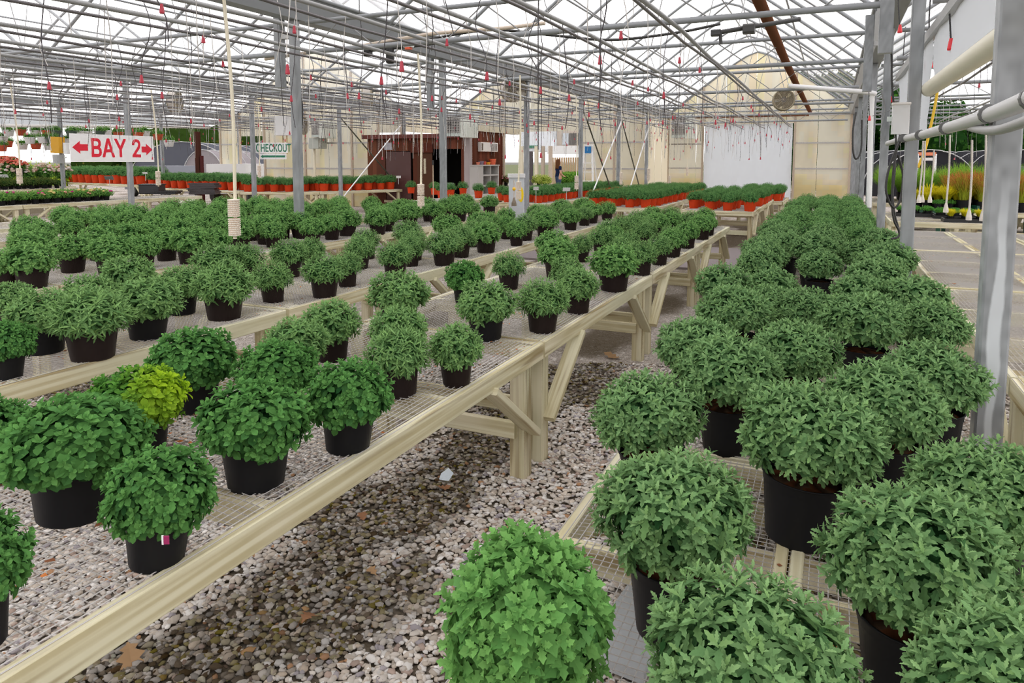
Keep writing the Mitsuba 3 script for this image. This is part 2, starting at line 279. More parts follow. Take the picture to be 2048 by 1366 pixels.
# arches, trusses, purlins
for b, (x0, x1, ye) in enumerate(BAYS):
    na = {0: 17, 1: 16, 2: 14, 3: 12}[b]; count = 0
    for k in range(na * 2):
        y = Y0 - 1.83 + 1.83 * k
        if y > ye + 0.1 or (b == 0 and y < 3) or (b >= 2 and y < 2): continue
        count += 1
        m = Mesh(); tube(m, arch(x0 + 0.12, x1 - 0.12, y), 0.03, 6, (0.30, 0.31, 0.335))
        solo('roof_arch', m.ply('steel', True), f'grey tube roof arch, {ordinal(count)} from the front over {BAYNAME[b]}', 'roof arch')
    count = 0
    for k in range(0, 9):
        y = Y0 + MOD * k
        if y > ye - 0.5 or (b == 0 and k < 1) or (b >= 2 and k < 1): continue
        count += 1; zt, zb = 3.40, 3.04; a, c = x0 + (0.2 if b != 0 else 0.1), x1 - (0.2 if b != 1 else 0.24)
        t = thing('roof_truss', f'flat zigzag steel roof truss, {ordinal(count)} from the front across {BAYNAME[b]}', 'truss')
        m = Mesh(); tube(m, [(a, y, zt), (c, y, zt)], 0.027, 8, GREY); part(t, 'top_chord', m.ply('steel', True))
        m = Mesh(); tube(m, [(a, y, zb), (c, y, zb)], 0.03, 8, GREY); part(t, 'bottom_chord', m.ply('steel', True))
        m = Mesh(); n = 14; xs = np.linspace(a + 0.05, c - 0.05, n)
        for i in range(n - 1): tube(m, [(xs[i], y, zt if i % 2 else zb), (xs[i + 1], y, zb if i % 2 else zt)], 0.007, 4, (0.25, 0.25, 0.26))
        part(t, 'web', m.ply('steel'))
        ap = arch(x0 + 0.12, x1 - 0.12, y, 20)
        for i in range(4, n - 3, 3):
            xa, xb = xs[i], xs[i] + (0.5 if i % 2 else -0.5); zz = np.interp(xb, ap[:, 0], ap[:, 2]); m = Mesh(); tube(m, [(xa, y, zt), (xb, y, zz)], 0.007, 4, (0.30, 0.30, 0.31)); part(t, 'strut', m.ply('steel'))
    for i, s in enumerate((-0.55, 0.0, 0.55)):
        ap = arch(x0 + 0.12, x1 - 0.12, 0, 20); xx = (x0 + x1) / 2 + s * (x1 - x0) / 2; zz = np.interp(xx, ap[:, 0], ap[:, 2]) - 0.045
        m = Mesh(); tube(m, [(xx, 2.0 if b else -1.0, zz), (xx, ye, zz)], 0.018, 6, LGREY)
        solo('purlin', m.ply('steel', True), f'thin lengthwise roof tube on the {("left slope", "ridge", "right slope")[i]} over {BAYNAME[b]}', 'purlin')
# the roof film over each bay
roof = struct('ceiling')
for b, (x0, x1, ye) in enumerate(BAYS):
    a = arch(x0 + 0.1, x1 - 0.1, 0, 9, 0.04); m = Mesh(); n = len(a); v0 = a.copy(); v0[:, 1] = -6.0; v1 = a.copy(); v1[:, 1] = ye
    m.add(np.vstack([v0, v1]), [[i, i + 1, n + i + 1, n + i] for i in range(n - 1)]); part(roof, 'film', m.ply('clear_film', True))

# end walls: polycarbonate sheets, rails, studs
def panel_tint(v):
    v = np.asarray(v, float); s = meshkit.fbm(v * [2.6, 2.6, 0.5], 3); low = np.clip((1.30 - v[:, 2]) / 0.55, 0, 1) * np.clip((meshkit.fbm(v * [1.3, 1, 2.0] + 4, 2) - 0.22) / 0.35, 0, 1)
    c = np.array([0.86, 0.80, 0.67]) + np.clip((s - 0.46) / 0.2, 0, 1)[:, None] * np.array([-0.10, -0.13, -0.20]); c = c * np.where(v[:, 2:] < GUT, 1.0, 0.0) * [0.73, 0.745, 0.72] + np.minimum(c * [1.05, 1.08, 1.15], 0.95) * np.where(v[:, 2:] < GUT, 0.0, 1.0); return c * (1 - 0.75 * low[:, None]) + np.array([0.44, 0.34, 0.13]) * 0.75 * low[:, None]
def panel_sheet(m, x0, x1, z0, z1, y):
    """A twin-wall sheet: a flat front and back a little apart, coloured point by point."""
    n, k = 6, max(2, int((z1 - z0) / 0.16)); u, w = np.meshgrid(np.linspace(x0, x1, n), np.linspace(z0, z1, k), indexing='ij'); i, j = np.meshgrid(np.arange(n - 1), np.arange(k - 1), indexing='ij'); q = np.stack([i * k + j, (i + 1) * k + j, (i + 1) * k + j + 1, i * k + j + 1], -1).reshape(-1, 4)
    v = np.stack([u, np.full_like(u, y), w], -1).reshape(-1, 3); m.add(v, q, panel_tint(v))
def end_wall(name, b, holes=(), xl=None):
    x0, x1, y = BAYS[b]; x1 = x1 - 0.06; w = struct(name); ap = arch(x0, x1, y, 24, -0.02); XL = x0 if xl is None else xl
    n = int(round((x1 - XL) / 1.13)); xs = np.linspace(XL, x1, n + 1); cuts = sorted(set([*xs] + [h[0] for h in holes] + [h[1] for h in holes]))
    for i in range(len(cuts) - 1):
        a, c = cuts[i], cuts[i + 1]
        if c - a < 0.05: continue
        hole = next((h for h in holes if h[0] <= a + 1e-6 and c <= h[1] + 1e-6), None)
        lo = hole[2] if hole else 0.0
        for z0, z1 in ((lo, 1.43), (max(lo, 1.43), 2.40), (max(lo, 2.40), GUT - 0.1)):
            if z1 - z0 > 0.04:
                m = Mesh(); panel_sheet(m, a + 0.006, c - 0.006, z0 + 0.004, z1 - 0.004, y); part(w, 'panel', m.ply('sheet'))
        if a >= x0 - 1e-6:
            za, zc2 = np.interp([a, c], ap[:, 0], ap[:, 2]); k = np.linspace(a + 0.006, c - 0.006, 5); zk = np.maximum(np.interp(k, ap[:, 0], ap[:, 2]), GUT); m = Mesh()
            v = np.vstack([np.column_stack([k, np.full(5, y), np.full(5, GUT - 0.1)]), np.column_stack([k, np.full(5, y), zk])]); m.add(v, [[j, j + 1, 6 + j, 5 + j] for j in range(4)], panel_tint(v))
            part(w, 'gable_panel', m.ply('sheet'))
    for z in (1.43, 2.40, GUT - 0.12):
        segs = [(XL, x1)]
        for h in holes:
            if h[2] > z: segs = [s for (p, q) in segs for s in ((p, min(q, h[0])), (max(p, h[1]), q)) if s[1] - s[0] > 0.05]
        for p, q in segs:
            m = Mesh(); box(m, (p, y - 0.05, z - 0.03), (q, y - 0.012, z + 0.03), (0.40, 0.39, 0.37)); part(w, 'rail', m.ply('paint'))
    for x in [*xs[::2]] + [h[i] for h in holes for i in (0, 1)]:
        if any(h[0] + 0.05 < x < h[1] - 0.05 for h in holes): continue
        m = Mesh(); box(m, (x - 0.04, y - 0.075, 0), (x + 0.04, y - 0.013, max(GUT, np.interp(x, ap[:, 0], ap[:, 2]) - 0.05) if x >= x0 else GUT), (0.43, 0.36, 0.27)); part(w, 'stud', m.ply('paint'))
    m = Mesh(); tube(m, ap[::3] + [0, -0.03, 0], 0.03, 6, GREY); part(w, 'gable_tube', m.ply('steel', True))
    return w
end_wall('wall_back', 1, [(-4.80, -1.38, 3.15)])
end_wall('wall_back', 2, [(-11.9, -8.70, 2.85)])
end_wall('wall_back', 3, [(-22.1, -20.8, 2.72), (-15.3, -14.27, 2.75)], xl=-23.2)
for x, ya, yb in ((-6.19, 25.35, 28.95), (-14.2, 21.7, 25.29)):        # the returns between the stepped end walls
    w = struct('wall_side')
    for i in range(3):
        a, c = ya + (yb - ya) * i / 3, ya + (yb - ya) * (i + 1) / 3; zb_ = 2.78 if x < -10 and a < 24 else 0.0; m = Mesh(); m.add([[x, a + 0.01, zb_], [x, c - 0.01, zb_], [x, c - 0.01, GUT - 0.15], [x, a + 0.01, GUT - 0.15]], [[0, 1, 2, 3]], (0.86, 0.80, 0.62)); part(w, 'panel', m.ply('sheet'))
def sheet(p00, p10, p11, p01, n=24, k=10, amp=0.02, seed=0):
    """A hanging plastic sheet with soft creases."""
    u, v = np.meshgrid(np.linspace(0, 1, n), np.linspace(0, 1, k), indexing='ij'); P = [np.asarray(p, float) for p in (p00, p10, p11, p01)]
    x = (1 - u)[..., None] * (1 - v)[..., None] * P[0] + u[..., None] * (1 - v)[..., None] * P[1] + u[..., None] * v[..., None] * P[2] + (1 - u)[..., None] * v[..., None] * P[3]
    nrm = np.cross(P[1] - P[0], P[3] - P[0]); nrm /= np.linalg.norm(nrm)
    x = x + nrm * (amp * (meshkit.fbm(np.stack([u * 9 + seed, v * 4, u * 0], -1), 3, seed=seed) - 0.5)[..., None] * 2)
    i, j = np.meshgrid(np.arange(n - 1), np.arange(k - 1), indexing='ij'); q = np.stack([i * k + j, (i + 1) * k + j, (i + 1) * k + j + 1, i * k + j + 1], -1).reshape(-1, 4)
    return Mesh().add(x.reshape(-1, 3), q, (0.66, 0.68, 0.73))
solo('plastic_sheet', sheet((-4.72, 28.8, 0.25), (-1.45, 28.8, 0.25), (-1.45, 28.8, 3.15), (-4.72, 28.8, 3.15), 40, 24, 0.06, 3).ply('sheet', True), 'cloudy white plastic sheet closing the doorway in the far end wall', 'plastic sheet')
# roll-up curtains along the right post row and the far left side
cx = 0.74
t = thing('rolled_curtain', 'white roll-up plastic side curtain hung along the right-hand posts', 'curtain')
part(t, 'film', sheet((cx, 2.6, 2.31), (cx, 7.0, 2.31), (cx, 7.0, 2.74), (cx, 2.6, 2.74), 30, 8, 0.025, 5).ply('sheet', True))
m = Mesh(); tube(m, [(cx - 0.02, 2.6, 2.26), (cx - 0.02, 7.02, 2.30)], 0.062, 14, (0.70, 0.66, 0.55)); part(t, 'roller', m.ply('paint', True), 'cream roller tube along the lower edge')
m = Mesh(); box(m, (cx - 0.04, 2.4, 2.74), (cx + 0.02, 7.4, 2.82), (0.36, 0.36, 0.36)); part(t, 'top_rail', m.ply('paint'), 'grey rail along the upper edge')
t = thing('rolled_curtain', 'second stretch of white side curtain farther along the right-hand posts', 'curtain')
part(t, 'film', sheet((cx, 7.1, 1.95), (cx, 10.5, 1.95), (cx, 10.5, 2.74), (cx, 7.1, 2.74), 20, 8, 0.02, 8).ply('sheet', True))
m = Mesh(); box(m, (cx - 0.04, 7.4, 2.74), (cx + 0.02, 10.6, 2.82), (0.36, 0.36, 0.36)); part(t, 'top_rail', m.ply('paint'))
t = thing('rolled_curtain', 'long white side curtain rolled up high along the far left side', 'curtain')
part(t, 'film', sheet((-22.5, 9, 2.62), (-22.5, 20.4, 3.06), (-22.5, 20.4, 3.38), (-22.5, 9, 3.12), 40, 8, 0.03, 9).ply('sheet', True))
m = Mesh(); tube(m, [(-22.45, 9, 2.60), (-22.45, 20.4, 3.05)], 0.05, 10, (0.72, 0.70, 0.66)); part(t, 'roller', m.ply('paint', True))

# ------------------------------------------------------------------ benches
def wire_mesh(W, L, H, pitch=0.0254, bars=(0, 1 / 3, 2 / 3, 1), r=0.0017, sag=0.016):
    def z(x, y):
        f = np.interp(y / L, bars, np.arange(len(bars))) % 1.0
        return H + 0.0015 - sag * np.sin(np.pi * f) * np.clip(1 - (2 * x / W) ** 2, 0, 1) * (0.75 + 0.5 * meshkit.noise(np.stack([x * 3, y * 3, 0 * x], -1)))
    out_v, out_f, n = [], [], 0
    g = np.arange(3) * 2 * np.pi / 3
    def wire(pts, side):
        nonlocal n
        a, b = (np.array([1.0, 0, 0]), np.array([0, 0, 1.0])) if side else (np.array([0, 1.0, 0]), np.array([0, 0, 1.0]))
        v = pts[:, None] + r * (np.cos(g)[None, :, None] * a + np.sin(g)[None, :, None] * b); k = len(pts)
        i, j = np.meshgrid(np.arange(k - 1), np.arange(3), indexing='ij')
        q = np.stack([i * 3 + j, i * 3 + (j + 1) % 3, (i + 1) * 3 + (j + 1) % 3, (i + 1) * 3 + j], -1).reshape(-1, 4)
        out_v.append(v.reshape(-1, 3)); out_f.append(q + n); n += 3 * k
    ys = np.linspace(0.004, L - 0.004, 4 * len(bars) - 3)
    for x in np.arange(-W / 2 + 0.004, W / 2 - 0.003, pitch): xx = np.full_like(ys, x); wire(np.stack([xx, ys, z(xx, ys)], -1), True)
    xs = np.linspace(-W / 2, W / 2, 9)
    for y in np.arange(0.01, L - 0.005, pitch):
        yy = np.full_like(xs, y) + 0.002 * np.sin(xs * 5); zz = z(xs, yy) + 2 * r; zz[0] = zz[-1] = H - 0.012; wire(np.stack([xs, yy, zz], -1), False)
    return Mesh().add(np.vstack(out_v), np.vstack(out_f), (0.47, 0.46, 0.44))
_proto = {}
def bench_parts(W, L, H, middle=False, pitch=0.0254):
    key = (W, L, H, middle, pitch)
    if key in _proto: return _proto[key]
    P = []; a = W / 2 - 0.019; t = 0.089; nb = 4 if L > 3 else 3
    def b(name, p, q, w, h, cut=0.004, up=(0, 0, 1), variants=1):
        P.append((name, [beam(Mesh(), p, q, w, h, up=up, cut=cut).ply('wood', uv=True) for _ in range(variants)]))
    for s in (1, -1): b('rail', (s * a, 0, H - t / 2), (s * a, L, H - t / 2), 0.038, t, variants=3)
    for y in (0.019, L - 0.019): b('end_board', (-a + 0.02, y, H - t / 2), (a - 0.02, y, H - t / 2), 0.038, t, variants=2)
    for y in np.arange(1, nb) * L / nb: b('cross_bar', (-a + 0.02, y, H - t / 2 - 0.001), (a - 0.02, y, H - t / 2 - 0.001), 0.038, t, variants=2)
    if middle:
        for s in (-0.022, 0.022): b('middle_slat', (0.03 + s, 0.04, H - t / 2), (0.03 + s, L - 0.04, H - t / 2), 0.036, t)
    lx = W / 2 - 0.038 - 0.046
    for y, d in ((0.11, 1), (L - 0.11, -1)):
        for s in (1, -1):
            b('leg', (s * lx, y, 0), (s * lx, y, H - 0.006), 0.089, 0.089, 0.005, (0, 1, 0), 2)
            b('brace', (s * (lx + 0.064), y - d * 0.02, H * 0.36), (s * (lx + 0.064), y + d * 0.50, H - 0.08), 0.036, 0.085, 0.004, (1, 0, 0))
        b('stretcher', (-lx, y + d * 0.064, H * 0.40), (lx, y + d * 0.064, H * 0.40), 0.038, 0.089)
    P.append(('wire_mesh', [wire_mesh(W, L, H, pitch, np.arange(nb + 1) / nb).ply('steel')]))
    _proto[key] = P
    return P
def bench(x, y, W, L, H, label, rot=0.0, middle=False, pitch=0.0254, group=None, name='bench'):
    """A wooden bench topped with wire mesh; x is its centre line, y its near end."""
    t = thing(name, label, 'bench', group); M = T().translate([x, y, 0]).rotate([0, 0, 1], rot); k = int(rng.integers(100))
    for pn, shapes in bench_parts(W, L, H, middle, pitch): part(t, pn, moved(shapes[k % len(shapes)], M), kind='stuff' if pn == 'wire_mesh' else None); k += 1
    return t
H1, H2 = 0.72, 0.50
R1Y = [3.42, 5.89, 8.36]
bench(-1.965, -0.52, 1.19, 3.92, H1, 'long wire-topped wooden bench, first from the front in the row beside the gravel aisle')
for i, y in enumerate(R1Y): bench(-1.965, y, 1.19, 2.45, H1, f'wire-topped wooden bench, {ordinal(i + 2)} from the front in the row beside the gravel aisle')
for i, y in enumerate([1.02, 3.5, 5.97, 8.44]): bench(-3.80, y, 1.19, 2.45, H1, f'wire-topped wooden bench, {ordinal(i + 1)} from the front in the second row from the aisle')
for i, y in enumerate([0.98, 3.45, 5.92, 8.39]): bench(-6.05, y, 1.19, 2.45, H1, f'wire-topped wooden bench, {ordinal(i + 1)} from the front in the third row, by the gutter posts')
for r, x in enumerate((-7.85, -9.65, -11.45)):
    for i, y in enumerate([3.45, 5.92, 8.39]): bench(x, y, 1.19, 2.45, H1, f'crowded wire-topped bench, {ordinal(i + 1)} from the front in the {ordinal(r + 4)} row from the aisle', pitch=0.0508)
for i, y in enumerate([0.35, 2.83, 5.31, 7.79, 10.27, 12.75, 15.23]): bench(-0.105, y, 1.31, 2.45, H2, f'low wire-topped bench, {ordinal(i + 1)} from the front in the row right of the aisle', middle=True)
bench(-0.105, -2.13, 1.31, 2.45, H2, 'low wire-topped bench nearest the camera right of the aisle', middle=True)
for i, y in enumerate([1.25, 3.72, 6.24, 8.80]): bench(1.42, y, 1.33, 2.45, H1 if i != 1 else H1 - 0.001, f'empty wire-topped bench, {ordinal(i + 1)} from the front beyond the right-hand posts', middle=True)
for i, y in enumerate([6.24, 8.80]): bench(2.78, y, 1.33, 2.45, H1, f'empty wire-topped bench, {ordinal(i + 1)} from the front on the far side of the empty pair', middle=True)
# the far benches across the cross aisle
for i, y in enumerate([14.2, 16.67]): bench(-2.06, y, 1.42, 2.45, H1, f'far bench of red pots, {ordinal(i + 1)} past the ground cloth in line with the aisle row')
bench(-1.75, 19.5, 1.2, 2.45, H1 - 0.07, 'small far bench of red pots just before the end wall doorway')
for i, y in enumerate([14.4, 16.87, 19.34]): bench(-4.1, y, 1.5, 2.45, H1, f'far bench of red pots, {ordinal(i + 1)} past the ground cloth in the second row')
for i, y in enumerate([15.0, 17.47, 19.94]): bench(-6.6, y, 1.3, 2.45, H1, f'far bench of red pots, {ordinal(i + 1)} past the ground cloth beside the gutter posts')
for i, y in enumerate([14.5, 16.97]): bench(-8.9, y, 1.3, 2.45, H1, f'far bench with few red pots, {ordinal(i + 1)} in the row before the shed doorway')
# the trestle of red pots at the far left, and the empty trestle in front of it
chain = [at_depth(102, 361, 30.0), at_depth(290, 373, 25.5), at_depth(480, 384, 22.3), at_depth(640, 384, 22.3), at_depth(806, 378, 24.3)]
chainb = []
for i in range(4):
    p, q = chain[i], chain[i + 1]; d = (q - p)[:2]; L = float(np.linalg.norm(d)); d = d / L; nrm = np.array([-d[1], d[0]]); nrm = nrm if nrm @ np.array([-FH[0], -FH[1]]) < 0 else -nrm
    H = round(float((p[2] + q[2]) / 2), 2); W = 1.2; rot = math.degrees(math.atan2(d[1], d[0])) - 90; c = p[:2] + nrm * W / 2
    bench(c[0], c[1], W, round(L - 0.03, 2), H, f'long far trestle of red pots on the left, {ordinal(i + 1)} length from the left', rot, pitch=0.0508); chainb.append((p, d, nrm, L, H))
for i, y in enumerate([7.2, 9.65, 12.1]): bench(-17.0, y, 1.2, 2.43, H1, ['bench of small bedding plants under the left sign', 'bench of bedding plants with a pale bare edge under the left sign', 'mostly bare trestle carrying black trays beyond the left sign'][i], pitch=0.0508)

# ------------------------------------------------------------------ chrysanthemums
def leaf_shape(kind):
    """(vertices, triangles) of one leaf: along +x to 1, width in y, face towards +z."""
    if kind == 'lobed':
        o = np.array([(0.0, .02), (.12, .045), (.24, .20), (.33, .115), (.50, .31), (.60, .17), (.76, .25), (.84, .14), (1.0, 0.02)])
    elif kind == 'pointed':
        o = np.array([(0.0, .025), (.18, .09), (.36, .20), (.44, .13), (.60, .22), (.68, .11), (.84, .12), (1.0, 0.0)])
    elif kind == 'narrow':
        o = np.array([(0.0, .02), (.25, .075), (.5, .12), (.6, .07), (.78, .08), (1.0, 0.0)])
    elif kind == 'round':
        o = np.array([(0.0, .03), (.15, .13), (.34, .30), (.45, .22), (.62, .32), (.80, .26), (1.0, 0.03)])
    elif kind == 'mid': o = np.array([(0.0, .02), (.34, .27), (.46, .17), (.66, .26), (1.0, 0.0)])
    elif kind == 'midnarrow': o = np.array([(0.0, .02), (.40, .13), (.72, .10), (1.0, 0.0)])
    else: o = np.array([(0.0, .02), (.48, .24), (1.0, 0.0)])
    n = len(o); mid = np.column_stack([o[:, 0], 0 * o[:, 0]])
    v, f = [], []
    for s in (1, -1):
        k = len(v); v += [(x, 0, 0) for x, _ in mid] + [(x, s * y, 0) for x, y in o]
        for i in range(n - 1):
            for tri in ((k + i, k + i + 1, k + n + i + 1), (k + i, k + n + i + 1, k + n + i)):
                if tri == (k + i, k + n + i + 1, k + n + i) or i < n - 2 or True: f.append(tri if s > 0 else tri[::-1])
    v = np.array(v, float); v[:, 2] = 0.32 * np.abs(v[:, 1]) - 0.20 * v[:, 0] ** 2
    f = np.array(f); a = np.linalg.norm(np.cross(v[f[:, 1]] - v[f[:, 0]], v[f[:, 2]] - v[f[:, 0]]), axis=1)
    return v, f[a > 1e-4]
def dome(seed, R, V, zc, shoots, leaves, L, kind, base, tip, loose=0.1, core=True, lime=0.0):
    """A mound of leafy shoots: R its radius, V half its height, zc its centre's height."""
    g = np.random.default_rng(seed); i = np.arange(shoots) + 0.5
    sz = 1 - i / shoots * 1.52; ph = i * 2.399963 + g.random(shoots) * 0.7; sr = np.sqrt(np.clip(1 - sz**2, 0, 1))
    nrm = np.stack([sr * np.cos(ph), sr * np.sin(ph), sz], -1); lump = 0.82 + 0.32 * meshkit.noise(nrm * 2.1 + seed * 1.7) + loose * (g.random(shoots) - 0.5)
    tipp = nrm * np.array([R, R, V]) * lump[:, None] * np.array([1, 1, 1.0]) + np.array([0, 0, zc])
    ax = nrm / np.array([R, R, V]); ax /= np.linalg.norm(ax, axis=1, keepdims=True); ax = ax + np.array([0, 0, 0.45]); ax /= np.linalg.norm(ax, axis=1, keepdims=True)
    s = np.cross(ax, [0.31, 0.17, 0.93]); s /= np.linalg.norm(s, axis=1, keepdims=True); u = np.cross(ax, s)
    k = np.arange(leaves); frac = k / max(leaves - 1, 1)
    ang = np.radians(22 + 72 * frac**0.8)[None] + 0.28 * (g.random((shoots, leaves)) - 0.5)
    az = (k * 2.39996)[None] + g.random((shoots, 1)) * 6.28
    side = np.cos(az)[..., None] * s[:, None] + np.sin(az)[..., None] * u[:, None]
    d = np.cos(ang)[..., None] * ax[:, None] + np.sin(ang)[..., None] * side
    d = d + np.array([0, 0, -0.22]) * frac[None, :, None]; d /= np.linalg.norm(d, axis=2, keepdims=True)
    nn = np.sin(ang)[..., None] * ax[:, None] - np.cos(ang)[..., None] * side; w = np.cross(nn, d); w /= np.linalg.norm(w, axis=2, keepdims=True) + 1e-9; nn = np.cross(d, w)
    size = L * (0.42 + 0.58 * np.minimum(1, frac * 1.7))[None] * (0.8 + 0.4 * g.random((shoots, leaves)))
    org = tipp[:, None] - ax[:, None] * (frac * L * 0.95)[None, :, None]
    lv, lf = leaf_shape(kind); q = size[..., None, None]
    v = org[:, :, None] + q * (lv[:, 0, None] * d[:, :, None] + lv[:, 1, None] * w[:, :, None] + lv[:, 2, None] * nn[:, :, None])
    n = shoots * leaves; nv = len(lv)
    f = (lf[None] + nv * np.arange(n)[:, None, None]).reshape(-1, 3)
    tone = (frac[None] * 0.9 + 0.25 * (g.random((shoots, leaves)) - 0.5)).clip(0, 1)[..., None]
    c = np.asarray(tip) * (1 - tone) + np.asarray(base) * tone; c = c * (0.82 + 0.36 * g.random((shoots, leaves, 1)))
    if lime:
        side_ = np.clip(tipp[:, :1] / R * 1.3 + (tipp[:, 2:] - zc) / V * 0.7 - 0.45, 0, 1)[:, None] * lime
        c = c * (1 - side_) + np.array([0.36, 0.55, 0.03]) * side_
    m = Mesh(); m.add(v.reshape(-1, 3), f, np.repeat(c.reshape(-1, 3), nv, axis=0))
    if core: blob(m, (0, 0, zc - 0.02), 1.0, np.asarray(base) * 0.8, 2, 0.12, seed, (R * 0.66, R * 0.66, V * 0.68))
    return m
def pot_mesh(r, h, lip=True, n=28):
    m = Mesh(); b = r * 0.80
    prof = [(0.0, 0.002), (b - 0.004, 0.0), (b - 0.0035, 0.0), (b, 0.004), (b + 0.0002, 0.0045)] + ([(r * 0.965, h - 0.030), (r * 0.985, h - 0.028), (r, h - 0.004), (r + 0.004, h - 0.004), (r + 0.005, h), (r + 0.001, h + 0.001), (r - 0.004, h - 0.002)] if lip else [(r, h), (r - 0.004, h)]) + [(r - 0.006, h - 0.03)]
    return lathe(m, prof, n)
def soil_disc(r, h): m = Mesh(); return lathe(m, [(0.0, h - 0.012), (r * 0.25, h - 0.010), (r * 0.5, h - 0.016), (r * 0.75, h - 0.018), (r - 0.007, h - 0.026)], 18)
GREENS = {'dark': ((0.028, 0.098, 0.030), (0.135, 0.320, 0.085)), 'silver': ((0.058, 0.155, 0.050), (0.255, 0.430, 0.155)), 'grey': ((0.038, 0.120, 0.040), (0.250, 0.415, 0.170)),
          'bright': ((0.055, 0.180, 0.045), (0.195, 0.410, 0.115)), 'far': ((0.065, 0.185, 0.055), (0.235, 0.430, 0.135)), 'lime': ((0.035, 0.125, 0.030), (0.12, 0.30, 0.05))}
groups = {}
POTCOL = {'black_plastic': (0.011, 0.011, 0.012), 'brown_plastic': (0.020, 0.013, 0.0115), 'red_plastic': (0.56, 0.050, 0.012)}
def mum_group(name, foliage, pot, soil, potbsdf):
    groups[name] = True
    pm, sm = Mesh(), Mesh(); pm.add(*pot.arrays(), POTCOL[potbsdf]); sv_ = soil.arrays()[0]; sm.add(*soil.arrays(), np.where(rng.random((len(sv_), 1)) < 0.4, [[0.15, 0.055, 0.028]], [[0.035, 0.02, 0.013]]))
    scene[name] = {'type': 'shapegroup', 'pot': pm.ply('pot', True), 'soil': sm.ply('matte'), 'foliage': foliage.ply('leaf')}
SMALL = dict(R=0.150, V=0.118, zc=0.188); BIG = dict(R=0.205, V=0.146, zc=0.342)
sp, ss = pot_mesh(0.095, 0.152), soil_disc(0.095, 0.152); bp, bs = pot_mesh(0.122, 0.205), soil_disc(0.122, 0.205)
for k in range(3):
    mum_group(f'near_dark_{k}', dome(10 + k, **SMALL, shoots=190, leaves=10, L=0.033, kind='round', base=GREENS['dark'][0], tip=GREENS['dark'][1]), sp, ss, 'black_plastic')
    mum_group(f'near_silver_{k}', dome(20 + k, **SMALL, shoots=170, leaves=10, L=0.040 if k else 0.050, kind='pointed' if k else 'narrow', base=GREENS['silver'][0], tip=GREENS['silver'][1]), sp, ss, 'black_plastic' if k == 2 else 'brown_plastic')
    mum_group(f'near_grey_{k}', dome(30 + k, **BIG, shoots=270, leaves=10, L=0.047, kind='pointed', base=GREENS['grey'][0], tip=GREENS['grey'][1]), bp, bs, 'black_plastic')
    mum_group(f'mid_dark_{k}', dome(40 + k, **SMALL, shoots=130, leaves=8, L=0.038, kind='mid', base=GREENS['far'][0], tip=GREENS['far'][1]), sp, ss, 'brown_plastic')
    mum_group(f'mid_silver_{k}', dome(50 + k, **SMALL, shoots=140, leaves=9, L=0.042, kind='midnarrow', base=GREENS['silver'][0], tip=GREENS['silver'][1]), sp, ss, 'brown_plastic')
    mum_group(f'mid_grey_{k}', dome(60 + k, **BIG, shoots=190, leaves=8, L=0.048, kind='mid', base=GREENS['grey'][0], tip=GREENS['grey'][1]), bp, bs, 'black_plastic')
    mum_group(f'far_dark_{k}', dome(70 + k, **SMALL, shoots=80, leaves=7, L=0.050, kind='low', base=GREENS['far'][0], tip=GREENS['far'][1]), pot_mesh(0.095, 0.152, False, 16), ss, 'brown_plastic')
    mum_group(f'far_grey_{k}', dome(80 + k, **BIG, shoots=110, leaves=7, L=0.058, kind='low', base=(0.055, 0.150, 0.050), tip=(0.20, 0.37, 0.13)), pot_mesh(0.122, 0.205, False, 16), bs, 'black_plastic')
    mum_group(f'far_red_{k}', dome(90 + k, R=0.148, V=0.115, zc=0.235, shoots=90, leaves=7, L=0.040, kind='low', base=GREENS['far'][0], tip=(0.150, 0.290, 0.100)), pot_mesh(0.104, 0.175, False, 18), soil_disc(0.104, 0.175), 'red_plastic')
mum_group('near_lime_0', dome(5, **SMALL, shoots=190, leaves=10, L=0.035, kind='round', base=GREENS['lime'][0], tip=GREENS['lime'][1], lime=1.0), sp, ss, 'black_plastic')
mum_group('near_bright_0', dome(6, R=0.165, V=0.165, zc=0.30, shoots=250, leaves=10, L=0.055, kind='lobed', base=GREENS['bright'][0], tip=GREENS['bright'][1]), bp, bs, 'black_plastic')

def plant(key, group, x, y, z, s=1.0, rot=None, tilt=(0, 0), sz=None):
    r = rng.random() * 360 if rot is None else rot
    if '__' not in key: labels[key + '__foliage'] = {'kind': 'stuff'}
    scene[key] = {'type': 'instance', 'group': {'type': 'ref', 'id': group}, 'to_world': T().translate([float(x), float(y), float(z)]).rotate([1, 0, 0], tilt[0]).rotate([0, 1, 0], tilt[1]).rotate([0, 0, 1], r).scale([s, s, s if sz is None else sz])}
taken = []
def free(x, y, d): return all((x - a) ** 2 + (y - b) ** 2 > d * d for a, b in taken)

